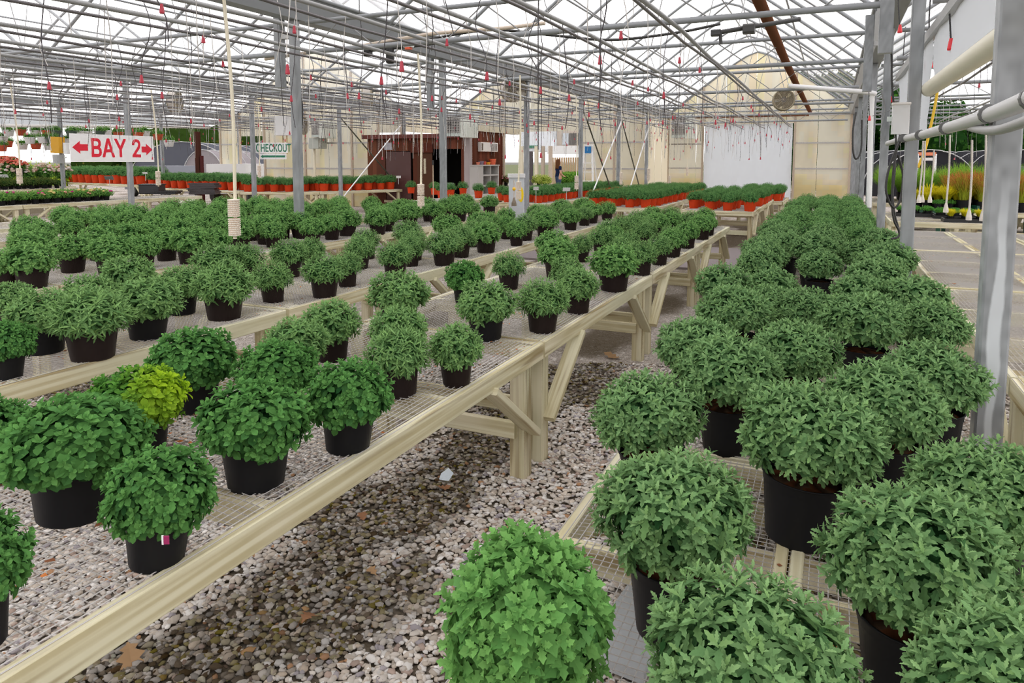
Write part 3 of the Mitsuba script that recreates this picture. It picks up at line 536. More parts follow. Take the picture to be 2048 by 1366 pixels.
# beside the aisle (row one): seen one by one in the photograph: dome centre in pixels, width, kind
ROW1 = [(-22, 826, 95, 'dark', 'black'), (-66, 1092, 190, 'dark', 'black'), (345, 965, 200, 'dark', 'black'), (140, 880, 255, 'dark', 'black'), (277, 785, 170, 'lime', 'black'), (385, 712, 158, 'dark', 'black'), (508, 832, 208, 'dark', 'black'), (548, 728, 150, 'dark', 'black'),
        (592, 672, 118, 'silver', 'brown'), (662, 634, 112, 'silver', 'brown'), (710, 778, 165, 'dark', 'black'), (800, 690, 120, 'silver', 'brown'), (797, 585, 118, 'silver', 'black'), (797, 645, 110, 'silver', 'black'),
        (935, 676, 104, 'silver', 'brown'), (930, 545, 74, 'dark', 'black'), (972, 602, 114, 'silver', 'black'), (1085, 590, 100, 'silver', 'black'), (1018, 523, 66, 'silver', 'black'), (1176, 562, 82, 'silver', 'black'),
        (1228, 526, 98, 'dark', 'black'), (1135, 533, 66, 'silver', 'black'), (1115, 506, 82, 'dark', 'black'), (1107, 484, 70, 'dark', 'black'), (1296, 502, 64, 'silver', 'black'), (1338, 486, 54, 'silver', 'black'),
        (1371, 474, 54, 'dark', 'black'), (1399, 460, 50, 'dark', 'black'), (1420, 446, 48, 'dark', 'black'), (1445, 440, 34, 'dark', 'black'), (1164, 480, 46, 'silver', 'black'), (1204, 470, 56, 'silver', 'black'),
        (1256, 476, 50, 'silver', 'black'), (1244, 445, 46, 'silver', 'black'), (1289, 457, 48, 'silver', 'black'), (1228, 462, 40, 'dark', 'black'), (1314, 443, 50, 'dark', 'black'), (1276, 436, 46, 'silver', 'black'),
        (1345, 437, 42, 'dark', 'black'), (1380, 436, 44, 'silver', 'black'), (1410, 428, 40, 'dark', 'black'), (1306, 426, 40, 'dark', 'black'), (1340, 463, 42, 'silver', 'black')]
ROW2 = [(192, 634, 160, 'silver0', 'n'), (86, 622, 125, 'silver', 'n'), (292, 600, 124, 'silver', 'n'), (446, 570, 118, 'silver0', 'n'), (362, 562, 92, 'silver', 'n'), (254, 548, 102, 'silver', 'n'), (175, 582, 98, 'silver', 'n'),
        (413, 518, 98, 'silver', 'n'), (467, 510, 76, 'silver', 'n'), (20, 585, 80, 'silver', 'n'), (10, 664, 70, 'dark', 'n'), (545, 544, 74, 'silver', 'n'), (577, 504, 76, 'silver', 'n'), (620, 494, 62, 'silver', 'n'),
        (652, 536, 86, 'silver', 'n'), (694, 520, 62, 'silver', 'n'), (718, 492, 62, 'silver', 'n'), (733, 476, 58, 'silver', 'n'), (790, 506, 72, 'silver', 'n'), (821, 487, 54, 'silver', 'n'), (816, 462, 60, 'silver', 'n'),
        (892, 486, 72, 'silver', 'n'), (894, 450, 60, 'dark', 'n'), (972, 466, 64, 'dark', 'n'), (963, 442, 62, 'dark', 'n'), (1041, 456, 44, 'dark', 'n'), (1091, 441, 56, 'dark', 'n'), (1141, 431, 42, 'dark', 'n'),
        (1182, 420, 54, 'dark', 'n'), (1074, 422, 40, 'dark', 'n'), (1122, 414, 46, 'dark', 'n'), (1214, 415, 36, 'dark', 'n'), (1166, 410, 46, 'dark', 'n'), (1012, 444, 40, 'dark', 'n'), (1008, 428, 38, 'dark', 'n')]
ROW3 = [(62, 522, 106, 'dark', 'n'), (143, 496, 76, 'dark', 'n'), (220, 500, 90, 'dark', 'n'), (285, 492, 66, 'dark', 'n'), (332, 478, 62, 'dark', 'n'), (390, 484, 78, 'dark', 'n'), (437, 478, 62, 'dark', 'n'), (12, 520, 70, 'dark', 'n'),
        (20, 488, 80, 'dark', 'n'), (90, 470, 90, 'dark', 'n'), (165, 466, 80, 'dark', 'n'), (240, 466, 76, 'dark', 'n'), (300, 458, 66, 'dark', 'n'), (361, 456, 62, 'dark', 'n'), (532, 452, 60, 'dark', 'n'), (562, 445, 56, 'dark', 'n'),
        (600, 444, 54, 'dark', 'n'), (640, 454, 52, 'dark', 'n'), (694, 440, 60, 'dark', 'n'), (757, 437, 58, 'dark', 'n'), (772, 407, 44, 'dark', 'n'), (820, 426, 48, 'dark', 'n'), (817, 402, 40, 'dark', 'n'), (872, 420, 42, 'dark', 'n'),
        (880, 402, 44, 'dark', 'n'), (929, 417, 44, 'dark', 'n'), (922, 401, 42, 'dark', 'n'), (980, 404, 36, 'dark', 'n'), (725, 412, 46, 'dark', 'n'), (672, 410, 48, 'dark', 'n'), (630, 425, 50, 'dark', 'n'), (480, 462, 62, 'dark', 'n')]
ROWR = [(1050, 1195, 345, 'bright'), (1350, 1010, 312, 'grey'), (1500, 1295, 400, 'grey'), (1835, 1112, 370, 'grey'), (1603, 872, 300, 'grey'), (1965, 960, 260, 'grey'), (1315, 818, 222, 'grey'), (1458, 742, 212, 'grey'),
        (1765, 805, 236, 'grey'), (1868, 752, 200, 'grey'), (1590, 702, 182, 'grey'), (1396, 688, 166, 'grey'), (1728, 652, 186, 'grey'), (1862, 648, 142, 'grey'), (1470, 624, 156, 'grey'), (1620, 612, 118, 'grey'), (1832, 594, 132, 'grey'),
        (1720, 586, 116, 'grey'), (1748, 556, 118, 'grey'), (1545, 562, 92, 'grey'), (1448, 568, 118, 'grey'), (1640, 526, 84, 'grey'), (1782, 524, 112, 'grey'), (1530, 514, 92, 'grey'), (1572, 492, 84, 'grey'), (1716, 506, 80, 'grey'),
        (2044, 1352, 130, 'grey'), (1545, 600, 100, 'grey'), (1760, 484, 84, 'grey'), (1650, 478, 84, 'grey')]
leafy = []
def place_list(rows, zdome, H, nominal, X, namer, group, near_below, rowtag, margin):
    got = []
    for i, row in enumerate(rows):
        u, v, w, kind = row[:4]; p = on_z(u, v, zdome); got.append((p, w * depth(p) / F, kind, row))
    order = sorted(range(len(got)), key=lambda k: got[k][0][1]); rank = {k: j + 1 for j, k in enumerate(order)}
    for i, (p, width, kind, row) in enumerate(got):
        x, y = float(np.clip(p[0], X[0] + margin, X[1] - margin)), float(p[1]); s = float(np.clip(width / nominal, 0.72, 1.25))
        key = thing('potted_chrysanthemum', namer(rank[i], kind, x, s), 'potted plant', group); k = int(rng.integers(3)); zc = depth((x, y, H))
        if kind == 'silver0': kind, k = 'silver', 0
        if kind in ('lime', 'bright'): g = f'near_{kind}_0'
        else: g = f"{'near' if zc < near_below else 'mid'}_{kind}_{k}"
        plant(key, g, x, y, H - 0.006, (0.95 if kind == 'bright' else s * 0.5 + 0.5) if rowtag == 'R' else s, rot=20.0 if kind == 'lime' else None, tilt=(rng.normal() * 1.6, rng.normal() * 1.6), sz=(0.5 + 0.5 * s if rowtag != 'R' else None)); taken.append((x, y))
        if rowtag == 'R' and i < 4: leafy.append((key, kind, k, x, y, H - 0.006, (0.95 if kind == 'bright' else s * 0.5 + 0.5)))
KW = {'dark': 'round-leaved dark green mum', 'silver': 'fine-leaved pale green mum', 'silver0': 'feathery long-leaved pale mum', 'grey': 'bushy grey-green mum'}
place_list(ROW1, 0.925, H1, 0.292, (-2.56, -1.37), lambda n, k, x, s: ('round mum with a bright lime-yellow flank in a black pot beside the aisle' if k == 'lime' else f'{KW[k]}, {ordinal(n)} from the front on the bench row beside the aisle'), 'mums on the bench row beside the aisle', 5.2, '1', 0.09)
place_list(ROW2, 0.925, H1, 0.292, (-4.40, -3.20), lambda n, k, x, s: f'{KW[k]} in a brown-black pot, {ordinal(n)} from the front, second bench row', 'mums on the second bench row', 4.9, '2', 0.09)
place_list(ROW3, 0.925, H1, 0.285, (-6.65, -5.45), lambda n, k, x, s: f'dark green mum in a brown-black pot, {ordinal(n)} from the front, third bench row', 'mums on the third bench row', 0.0, '3', 0.09)
place_list(ROWR, 0.825, H2, 0.455, (-0.76, 0.55), lambda n, k, x, s: ('fresh bright green lobed-leaf mum at the bottom, nearest on the low right bench' if k == 'bright' else f'{KW[k]}, {ordinal(n)} from the front on the low bench right of the aisle'), 'mums on the low bench right of the aisle', 4.4, 'R', 0.0)
# the four nearest plants leaf by leaf: up to 300 leaves that face the camera are parts, the rest of the mound is joined
for n_, (key, kind, k, x, y, z, sc_) in enumerate(leafy):
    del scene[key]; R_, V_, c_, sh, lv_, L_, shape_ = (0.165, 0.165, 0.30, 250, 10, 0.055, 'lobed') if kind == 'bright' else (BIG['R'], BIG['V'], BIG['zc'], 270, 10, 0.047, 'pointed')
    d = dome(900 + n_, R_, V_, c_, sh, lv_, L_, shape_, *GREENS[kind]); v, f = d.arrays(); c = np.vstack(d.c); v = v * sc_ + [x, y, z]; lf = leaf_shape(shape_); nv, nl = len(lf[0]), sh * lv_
    lv3 = v[:nl * nv].reshape(nl, nv, 3); ctr = lv3.mean(1); out = ctr - [x, y, z + c_ * sc_]; out /= np.linalg.norm(out, axis=1, keepdims=True); view = C0 - ctr; dist = np.linalg.norm(view, axis=1); view /= dist[:, None]
    size = np.linalg.norm(lv3.max(1) - lv3.min(1), axis=1) / dist; uv_ = np.array([pixel(p) for p in ctr]); rad_ = np.linalg.norm((ctr - [x, y, z + c_ * sc_]) / [R_, R_, V_], axis=1) / sc_
    score = np.where(((out * view).sum(1) > 0.15) & (uv_[:, 1] < 1375) & (uv_[:, 0] < 2056), size * rad_**2, -1); pick = np.argsort(-score)[:300]; pick = pick[score[pick] > 0]; one = np.zeros(nl, bool); one[pick] = True
    for i in pick: part(key, 'leaf', colored_ply(lv3[i], lf[1], c[i * nv:(i + 1) * nv], 'leaf'))
    nf = nl * len(lf[1]); keep = np.concatenate([np.repeat(~one, len(lf[1])), np.ones(len(f) - nf, bool)]); ff = f[keep]; ids = np.unique(ff); back = np.zeros(len(v), int); back[ids] = np.arange(len(ids))
    scene[key + '__foliage'] = colored_ply(v[ids], back[ff], c[ids], 'leaf'); labels[key + '__foliage'] = {'kind': 'stuff'}
    M = T().translate([x, y, z]).scale(sc_); g_ = scene['near_bright_0' if kind == 'bright' else 'near_grey_0']; part(key, 'pot', moved(g_['pot'], M)); part(key, 'soil', moved(g_['soil'], M))
FILES = {2: ('left', 'right'), 3: ('left', 'middle', 'right'), 4: ('leftmost', 'left inner', 'right inner', 'rightmost')}
def top_line(u): return np.interp(u, [-60, 0, 60, 130, 240, 500, 1100], [442, 434, 426, 408, 396, 391, 380])
def fill(xs, y0, y1, step, group, label, gname, H, s=(0.9, 1.1), jit=0.04, keep=1.0, gap=0.3, name='potted_chrysanthemum', line=False):
    """Files of plants along a bench; every plant named by its file and its number from the front."""
    for j, x in enumerate(xs):
        n = 0
        for y in np.arange(y0, y1, step):
            xx, yy = x + rng.normal() * jit, y + rng.normal() * jit
            u, v = pixel((xx, yy, H + 0.34))
            if rng.random() > keep or not free(xx, yy, gap) or u < -40 or (line and v < top_line(u)): continue
            n += 1; key = thing(name, f'{label}, {FILES[len(xs)][j]} file, {ordinal(n)} from the front', 'potted plant', group); g = gname(yy) if callable(gname) else gname
            plant(key, f'{g}_{rng.integers(3)}', xx, yy, H - 0.004, rng.uniform(*s)); taken.append((xx, yy))
fill((-0.55, -0.10, 0.34), 6.3, 17.6, 0.44, 'mums on the far part of the low right bench', 'grey-green mum on the far low right bench', lambda y: 'mid_grey' if y < 9 else 'far_grey', H2, (0.88, 1.05), 0.06, 1.0, 0.33)
fill((-4.2, -3.8, -3.42), 5.4, 10.7, 0.42, 'mums on the second bench row', 'pale green mum behind others, second bench row', 'mid_silver', H1, keep=0.55, gap=0.3)
fill((-2.4, -2.05, -1.72), 6.1, 10.6, 0.40, 'mums on the bench row beside the aisle', 'green mum among others far along the aisle bench row', 'mid_silver', H1, keep=0.5, gap=0.29)
fill((-6.5, -6.08, -5.68), 5.2, 10.7, 0.42, 'mums on the third bench row', 'dark green mum behind others, third bench row', 'mid_dark', H1, keep=0.8)
for r, x in enumerate((-7.85, -9.65, -11.45)):
    fill((x - 0.4, x, x + 0.4), 3.9 + r * 0.8, 10.7, 0.46, f'mums on the {ordinal(r + 4)} bench row', f'dark green mum on the crowded {ordinal(r + 4)} bench row', 'far_dark' if r else 'mid_dark', H1, (1.0, 1.2), keep=0.92, line=True)
RED = 'red_potted_chrysanthemum'
for i, (x0, n, ya, yb, lab, short) in enumerate([(-2.62, 4, 14.42, 19.0, 'on the far bench in line with the aisle row', 'on the far aisle-row bench'), (-4.7, 4, 14.6, 21.6, 'on the far bench of the second row', 'on the far second-row bench'), (-7.05, 3, 15.2, 22.2, 'on the far bench beside the gutter posts', 'on the far bench by the posts')]):
    fill([x0 + 0.385 * k for k in range(n)], ya, yb, 0.42, f'red-potted mums {lab}', f'red-potted mum {short}', 'far_red', H1, (1.0, 1.12), 0.02, 0.97, 0.2, RED)
fill((-2.05, -1.7, -1.35), 19.75, 21.8, 0.40, 'red-potted mums before the doorway', 'red-potted mum on the small bench before the doorway', 'far_red', H1 - 0.07, (1.1, 1.3), 0.02, 1, 0.2, RED)
for i, (u, v, w) in enumerate([(822, 372, 17), (869, 374, 18), (901, 377, 20), (926, 374, 22), (957, 380, 24), (983, 374, 24), (1004, 383, 22), (1024, 384, 20), (883, 380, 18), (905, 355, 16), (930, 354, 16), (948, 366, 20)]):
    p = on_z(u, v, 0.93); key = thing(RED, f'red-potted mum standing loosely before the brown shed, {ordinal([0, 1, 2, 5, 7, 9, 10, 11, 3, 4, 6, 8].index(i) + 1) } from the left', 'potted plant', 'red-potted mums in front of the shed'); plant(key, f'far_red_{rng.integers(3)}', p[0], p[1], H1 if -9.6 < p[0] < -8.2 else 0.70, 1.15); taken.append(tuple(p[:2]))
cn = [0, 0, 0]
for i, (p, d, nrm, L, H) in enumerate(chainb):
    sc_ = (1.95, 1.6, 1.4, 1.4)[i]; st = 0.30 * sc_
    for row in range(3):
        for k in range(int((L - 0.1) / st)):
            q = p[:2] + d * (0.2 + st * k + 0.05 * (row % 2) + rng.normal() * 0.02) + nrm * (0.2 + 0.36 * row); u, v = pixel((q[0], q[1], H))
            if u > -30: cn[row] += 1; key = thing(RED, f'red-potted mum on the far left trestle, {("front", "middle", "back")[row]} file, {ordinal(cn[row])} from the left', 'potted plant', f'red-potted mums on the far left trestle, {("front", "middle", "back")[row]} file'); plant(key, f'far_red_{rng.integers(3)}', q[0], q[1], H, sc_ * rng.uniform(0.92, 1.05))

# ------------------------------------------------------------------ pipes, drip lines and weights under the roof
WHITE, CREAM, TAN, BLACK, REDW = (0.80, 0.80, 0.79), (0.72, 0.66, 0.54), (0.58, 0.47, 0.36), (0.015, 0.015, 0.016), (0.46, 0.035, 0.065)
PZ = 2.97
PIPES = [(1, x, 1.2, 27.0) for x in (-1.43, -2.33, -3.06, -3.95, -4.8, -5.6)] + [(2, x, 2.0, 24.5) for x in (-7.1, -8.1, -9.1, -10.1, -11.1, -12.1, -13.2)] + [(3, x, 5.0, 21.0) for x in (-15.2, -16.6, -18.0, -19.4, -20.8)] + [(0, x, 4.0, 26.0) for x in (1.7, 3.0, 4.4, 5.8)]
pipe_label = {}
cnt = {}
for b, x, ya, yb in PIPES:
    cnt[b] = cnt.get(b, 0) + 1; w = {0: 'right bay', 1: 'main bay', 2: 'left bay', 3: 'leftmost bay'}[b]; nm = f'{ordinal(cnt[b])} from the {"left" if b == 0 else "right"}, {w}'
    t = thing('basket_line', f'grey pipe pair under the trusses, {nm}', 'pipe'); pipe_label[x] = nm
    ys = np.linspace(ya, yb, 14); m = Mesh(); tube(m, np.stack([np.full(14, x), ys, PZ + 0.02 * np.sin(ys * 1.3 + x)], -1), 0.021, 8, (0.30, 0.30, 0.31)); part(t, 'pipe', m.ply('steel', True))
    m = Mesh(); tube(m, np.stack([np.full(14, x + 0.03), ys, PZ - 0.085 + 0.02 * np.sin(ys * 1.1 + 2 * x)], -1), 0.014, 6, (0.13, 0.12, 0.12)); part(t, 'lower_tube', m.ply('paint', True)); m = Mesh(); g = np.random.default_rng(int(abs(x) * 100))
    for y in np.arange(ya + (2.4 if b == 1 else 0.4), yb, 0.52 if b in (1, 2) else 1.0):
        y = y + g.normal() * 0.12; L = g.uniform(0.25, 1.25); c = ((0.05, 0.045, 0.05), (0.50, 0.46, 0.44), (0.62, 0.58, 0.55))[int(g.integers(3))]; z = PZ + 0.02 * math.sin(y * 1.3 + x); tube(m, curve([(x, y, z), (x + g.normal() * 0.03, y + g.normal() * 0.03, z - L * 0.5), (x + g.normal() * 0.02, y + g.normal() * 0.02, z - L)], 5), 0.0036, 3, c, cap=False)
    part(t, 'drop_tubes', m.ply('paint'), kind='stuff')
def drip_variant(seed, L):
    g = np.random.default_rng(seed); wy = L * g.uniform(0.55, 0.98); m = Mesh(); k = g.normal(size=4) * 0.03
    pts = curve([(0, 0, 0.02), (k[0], k[1], -L * 0.35), (k[2], k[3], -L * 0.7), (k[2] * 0.5, k[3] * 0.5, -L)], 9); dark = g.random() < 0.7
    tube(m, pts, 0.0038 if dark else 0.0034, 4, (0.05, 0.042, 0.05) if dark else (0.60, 0.56, 0.54)); i = int(np.argmin(np.abs(pts[:, 2] + wy))); c = pts[i]
    wgt = Mesh(); lathe(wgt, [(0.0, 0.030), (0.0085, 0.030), (0.016, -0.024), (0.014, -0.031), (0.0, -0.031)], 6, REDW, c); return m.ply('paint'), wgt.ply('paint')
DV = [drip_variant(k, L) for k, L in enumerate((0.28, 0.36, 0.42, 0.5, 0.58, 0.66, 0.75, 0.85, 0.95, 1.05, 1.2, 0.46))]
nd = 0
for b, x, ya, yb in PIPES:
    step = {0: 3.0, 1: 0.98, 2: 1.6, 3: 2.2}[b]; nth = 0
    for y in np.arange(ya + 0.35, yb, step):
        yy = y + rng.uniform(-0.3, 0.3) * step; p = (x, yy, PZ + 0.02 * math.sin(yy * 1.3 + x) - 0.02); u, v = pixel(p)
        if not (-10 < u < 2060) or depth(p) < 3.6: continue
        k = int(rng.integers(len(DV))); M = T().translate([float(c) for c in p]).rotate([0, 0, 1], float(rng.uniform(0, 360)))
        nth += 1; t = thing('drip_line', f'red-weighted drip tube, {ordinal(nth)} along the pipe {pipe_label[x]}', 'drip line', f'drip lines on the pipe {pipe_label[x]}')
        part(t, 'tube', moved(DV[k][0], M)); part(t, 'weight', moved(DV[k][1], M)); nd += 1
# drip lines on the right post row, close to the camera
for i, (u, v, L, yy) in enumerate([(1902, 88, 0.75, 5.6), (1861, 126, 0.8, 7.2), (1808, 178, 0.9, 11.5), (1784, 198, 1.0, 10.5), (1739, 236, 1.0, 13.0), (1800, 57, 0.6, 8.2)]):
    p = at_depth(u, v, yy * 0.9); m = Mesh(); tube(m, curve([(p[0] - 0.02, p[1], p[2] + L), (p[0] - 0.03, p[1], p[2] + L * 0.5), (p[0], p[1], p[2])], 8), 0.006, 5, (0.03, 0.028, 0.032))
    t = thing('drip_line', f'thick dark drip tube with a red weight among the right-hand posts, {ordinal(i + 1)} of six', 'drip line'); part(t, 'tube', m.ply('paint'))
    m = Mesh(); lathe(m, [(0, 0.04), (0.012, 0.04), (0.024, -0.035), (0.02, -0.045), (0, -0.045)], 8, (0.75, 0.03, 0.03), p); part(t, 'weight', m.ply('paint', False))
# ribbed plastic hanging weights on cream tubes
RW = [(470, 395, 478, 25, 447), (842, 366, 417, 15, 836), (1037, 362, 402, 12, 1040), (40, 335, 370, 11, 20), (317, 341, 373, 10, 302), (519, 330, 356, 8, 516), (1153, 350, 381, 9, 1152), (1242, 344, 371, 7, 1243), (1297, 336, 363, 7, 1296), (1339, 351, 373, 6, 1340), (1374, 334, 353, 5, 1374), (781, 327, 347, 5, 779)]
for i, (u, v0, v1, w, ut) in enumerate(RW):
    zc = 0.09 * F / w; a, b = at_depth(u, v0, zc), at_depth(u, v1, zc); h = a[2] - b[2]; top = at_depth(ut, max(-10.0, 324 - 1.3 * F / zc), zc)
    t = thing('hanging_weight', f'cream ribbed double weight on a hanging tube, {ordinal(i + 1)} largest of its kind', 'hanging weight')
    m = Mesh(); tube(m, curve([top, (top + a) / 2 + RIGHT * 0.02, a + UP * -0.01, b], 12), 0.013 if w > 9 else 0.010, 6, CREAM); part(t, 'tube', m.ply('paint', True))
    for j in range(2):
        m = Mesh(); z0 = b[2] + 0.08 * h + j * 0.46 * h; hh = 0.43 * h; prof = [(0, 0)]
        for k in range(9): zz = hh * (k + 0.1) / 9; prof += [(0.037, zz), (0.044, zz + 0.01 * hh), (0.044, zz + 0.07 * hh), (0.034, zz + 0.08 * hh)]
        lathe(m, prof + [(0, hh)], 12, (0.72, 0.65, 0.56), (b[0], b[1], z0)); part(t, 'ribbed_weight', m.ply('paint'))
# the rusty main, the white pipe, the grey water line of the right posts
m = Mesh(); tube(m, [(-0.72, 2.0, 3.30), (-0.80, 14.0, 3.36), (-0.80, 26.6, 3.40)], 0.062, 12, (0.19, 0.08, 0.048)); solo('rusty_pipe', m.ply('matte', True), 'thick rust-brown pipe running under the roof of the main bay', 'pipe')
m = Mesh(); tube(m, [(-5.9, 28.6, 3.46), (-0.9, 28.6, 3.44)], 0.055, 10, (0.19, 0.08, 0.048)); solo('rusty_pipe', m.ply('matte', True), 'rust-brown crosswise pipe along the top of the sheeted doorway wall', 'pipe')
a, b = on_y(1577, 172, 14.2), on_y(1752, 186, 14.2); c = on_y(1738, 415, 14.2)
m = Mesh(); tube(m, curve([a, (a + b) / 2, b + RIGHT * -0.08, on_y(1744, 196, 14.2), on_y(1741, 260, 14.2), c], 30), 0.045, 10, WHITE); solo('white_pipe', m.ply('paint', True), 'white plastic pipe crossing to the right posts and turning straight down', 'pipe')
m = Mesh(); tube(m, curve([(0.49, 1.2, 1.95), (0.53, 2.7, 1.865), (0.54, 5.0, 1.86), (0.56, 7.2, 1.885), (0.58, 9.5, 1.90)], 24), 0.030, 12, (0.50, 0.50, 0.49)); t = thing('water_pipe', 'grey sloping water pipe fixed across the right-hand posts', 'pipe'); part(t, 'pipe', m.ply('paint', True))
m = Mesh(); tube(m, curve([(0.50, 1.2, 1.86), (0.52, 2.6, 1.80), (0.53, 3.2, 1.80), (0.56, 4.0, 1.855)], 16), 0.018, 8, (0.33, 0.33, 0.33)); part(t, 'hose', m.ply('paint', True))
for i, (y, z) in enumerate([(2.55, 1.868), (3.2, 1.862), (4.3, 1.858), (5.5, 1.862), (6.8, 1.88)]):
    m = Mesh(); tube(m, [(0.53, y - 0.012, z), (0.53, y + 0.012, z)], 0.036, 12, (0.12, 0.12, 0.12)); part(t, 'clamp', m.ply('paint'))
for i, (u0, v0, u1, v1, zc) in enumerate([(1846, 282, 1838, 396, 8.6), (1850, 282, 1845, 396, 9.4), (1868, 300, 1860, 396, 9.0), (1900, 270, 1892, 414, 7.6), (1944, 280, 1938, 428, 6.8), (1972, 270, 1965, 430, 6.9), (1824, 290, 1820, 381, 7.6), (2030, 262, 2022, 330, 3.0)]):
    a, b = at_depth(u0, v0, zc), at_depth(u1, v1, zc); t = thing('hanging_dropper', f'pale hanging dropper tube with a flat foot, {ordinal(i + 1)} listed along the right bay', 'dropper'); labels[t]['label'] = f'pale hanging dropper tube beside the grasses, {["leftmost pair, left one", "leftmost pair, right one", "third from left", "fourth from left", "fifth from left", "rightmost before the nearest post", "one in front of a post", "one at the nearest post"][i]}'
    m = Mesh(); tube(m, curve([a, a + (b - a) * 0.5 + RIGHT * 0.01, b], 8), 0.011, 6, (0.60, 0.56, 0.50)); part(t, 'tube', m.ply('paint', True))
    m = Mesh(); lathe(m, [(0, 0.04), (0.012, 0.04), (0.026, -0.03), (0.026, -0.06), (0, -0.06)], 8, (0.70, 0.64, 0.56), b); part(t, 'foot', m.ply('paint'))
# cables on the right posts
for i, (pts, zc, r, lab) in enumerate([([(1803, 276), (1780, 330), (1772, 380), (1786, 415), (1800, 400), (1806, 350), (1796, 310)], 6.3, 0.010, 'black cable loop hanging low beside the second right post'),
        ([(1800, 270), (1788, 330), (1784, 400), (1788, 440), (1798, 462), (1796, 474), (1782, 478)], 6.4, 0.010, 'black cable dropping in a long curve beside the second right post'),
        ([(1792, 272), (1790, 340), (1786, 390), (1790, 430), (1797, 455)], 6.5, 0.008, 'thin dark cable beside the long black one on the second right post'),
        ([(1773, 0), (1776, 60), (1783, 110), (1784, 170), (1790, 230), (1797, 262)], 6.2, 0.009, 'dark cable running down between the right posts to the grey box'),
        ([(1762, 180), (1770, 215), (1764, 250), (1760, 262)], 9.0, 0.010, 'thin grey cable curving off the third right post'),
        ([(1712, 225), (1706, 260), (1706, 300), (1712, 318), (1722, 300), (1724, 240)], 15.0, 0.02, 'black cable coil hanging at the far right posts'),
        ([(1785, 165), (1798, 190), (1790, 215), (1745, 232)], 6.6, 0.004, 'thin wire loop between the right posts'),
        ([(1440, 48), (1350, 66), (1220, 80), (1100, 70), (980, 60), (860, 78), (735, 100)], 8.6, 0.017, 'black hose sagging along the first roof truss'),
        ([(590, 100), (570, 115), (560, 150), (600, 190), (604, 250), (598, 300)], 9.6, 0.012, 'dark cable along the first gutter post')]):
    m = Mesh(); tube(m, curve([at_depth(u, v, zc) for u, v in pts], 40), r, 6, (0.03, 0.028, 0.028) if i not in (4, 6) else (0.25, 0.25, 0.25)); solo('cable', m.ply('paint', True), lab, 'cable')
m = Mesh(); tube(m, curve([at_depth(u, v, 9.5) for u, v in [(1877, 165), (1872, 200), (1862, 250), (1850, 300), (1836, 335)]], 16), 0.018, 8, (0.80, 0.50, 0.01)); solo('yellow_hose', m.ply('paint', True), 'bright yellow hose hanging beyond the second right post', 'hose')
t = thing('control_box', 'pale grey electrical box on the second right-hand post', 'box'); p = on_y(1803, 238, 6.86); m = Mesh(); box(m, (p[0] - 0.075, p[1] - 0.08, p[2] - 0.13), (p[0] + 0.055, p[1] + 0.02, p[2] + 0.13), (0.62, 0.62, 0.62), 0.008); part(t, 'case', m.ply('paint'))
m = Mesh(); box(m, (p[0] - 0.08, p[1] - 0.09, p[2] + 0.115), (p[0] + 0.06, p[1] + 0.02, p[2] + 0.135), (0.70, 0.69, 0.64), 0.004); part(t, 'lid', m.ply('paint'))
m = Mesh(); box(m, (p[0] - 0.11, p[1] - 0.04, p[2] - 0.02), (p[0] - 0.075, p[1], p[2] + 0.02), (0.55, 0.60, 0.60)); part(t, 'connector', m.ply('paint'))
# valves and filter hung on the first truss
t = thing('water_filter', 'black cylindrical water filter hanging under the first truss', 'filter'); p = at_depth(780, 107, 8.6); m = Mesh(); lathe(m, [(0, -0.12), (0.045, -0.12), (0.052, -0.10), (0.055, 0.08), (0.06, 0.09), (0.06, 0.13), (0, 0.13)], 16, BLACK, p); part(t, 'body', m.ply('paint', False))
m = Mesh(); tube(m, [at_depth(735, 101, 8.6), at_depth(760, 98, 8.6), at_depth(840, 90, 8.6), at_depth(905, 80, 8.6)], 0.024, 8, (0.05, 0.05, 0.05)); part(t, 'pipe', m.ply('paint', True))
m = Mesh(); box(m, at_depth(736, 106, 8.6) - 0.04, at_depth(736, 106, 8.6) + 0.04, BLACK, 0.01); part(t, 'valve', m.ply('paint'))
t = thing('valve', 'white and orange shutoff valve on the pipe under the first truss', 'valve'); p = at_depth(817, 90, 8.55); m = Mesh(); box(m, p - [0.06, 0.035, 0.03], p + [0.06, 0.035, 0.03], WHITE, 0.012); part(t, 'body', m.ply('paint')); m = Mesh(); box(m, p - [0.035, 0.03, 0.055], p + [0.035, 0.03, -0.03], (0.75, 0.12, 0.03)); part(t, 'handle', m.ply('paint'))
t = thing('valve', 'dark spray valve on the truss pipe near the rusty main', 'valve'); p = at_depth(1432, 66, 6.9); m = Mesh(); tube(m, [p, at_depth(1495, 55, 6.9), at_depth(1600, 38, 6.9)], 0.022, 8, (0.08, 0.08, 0.08)); part(t, 'pipe', m.ply('paint', True))
m = Mesh(); box(m, p - [0.045, 0.04, 0.03], p + [0.045, 0.04, 0.03], (0.06, 0.06, 0.06), 0.01); tube(m, [p + [0.04, 0, 0], p + [0.05, 0, -0.11]], 0.016, 8, (0.06, 0.06, 0.06)); part(t, 'body', m.ply('paint'))
m = Mesh(); q = at_depth(1498, 58, 6.85); box(m, q - [0.055, 0.05, 0.045], q + [0.055, 0.05, 0.045], (0.08, 0.08, 0.08), 0.015); part(t, 'clamp', m.ply('paint'))
m = Mesh(); tube(m, curve([at_depth(530, 118, 9.0), at_depth(620, 105, 8.9), at_depth(720, 92, 8.7), at_depth(860, 68, 8.5), at_depth(1000, 57, 8.3), at_depth(1090, 46, 8.1)], 20), 0.022, 8, (0.62, 0.52, 0.40)); solo('tan_pipe', m.ply('paint', True), 'tan plastic pipe strapped along the first roof truss', 'pipe')
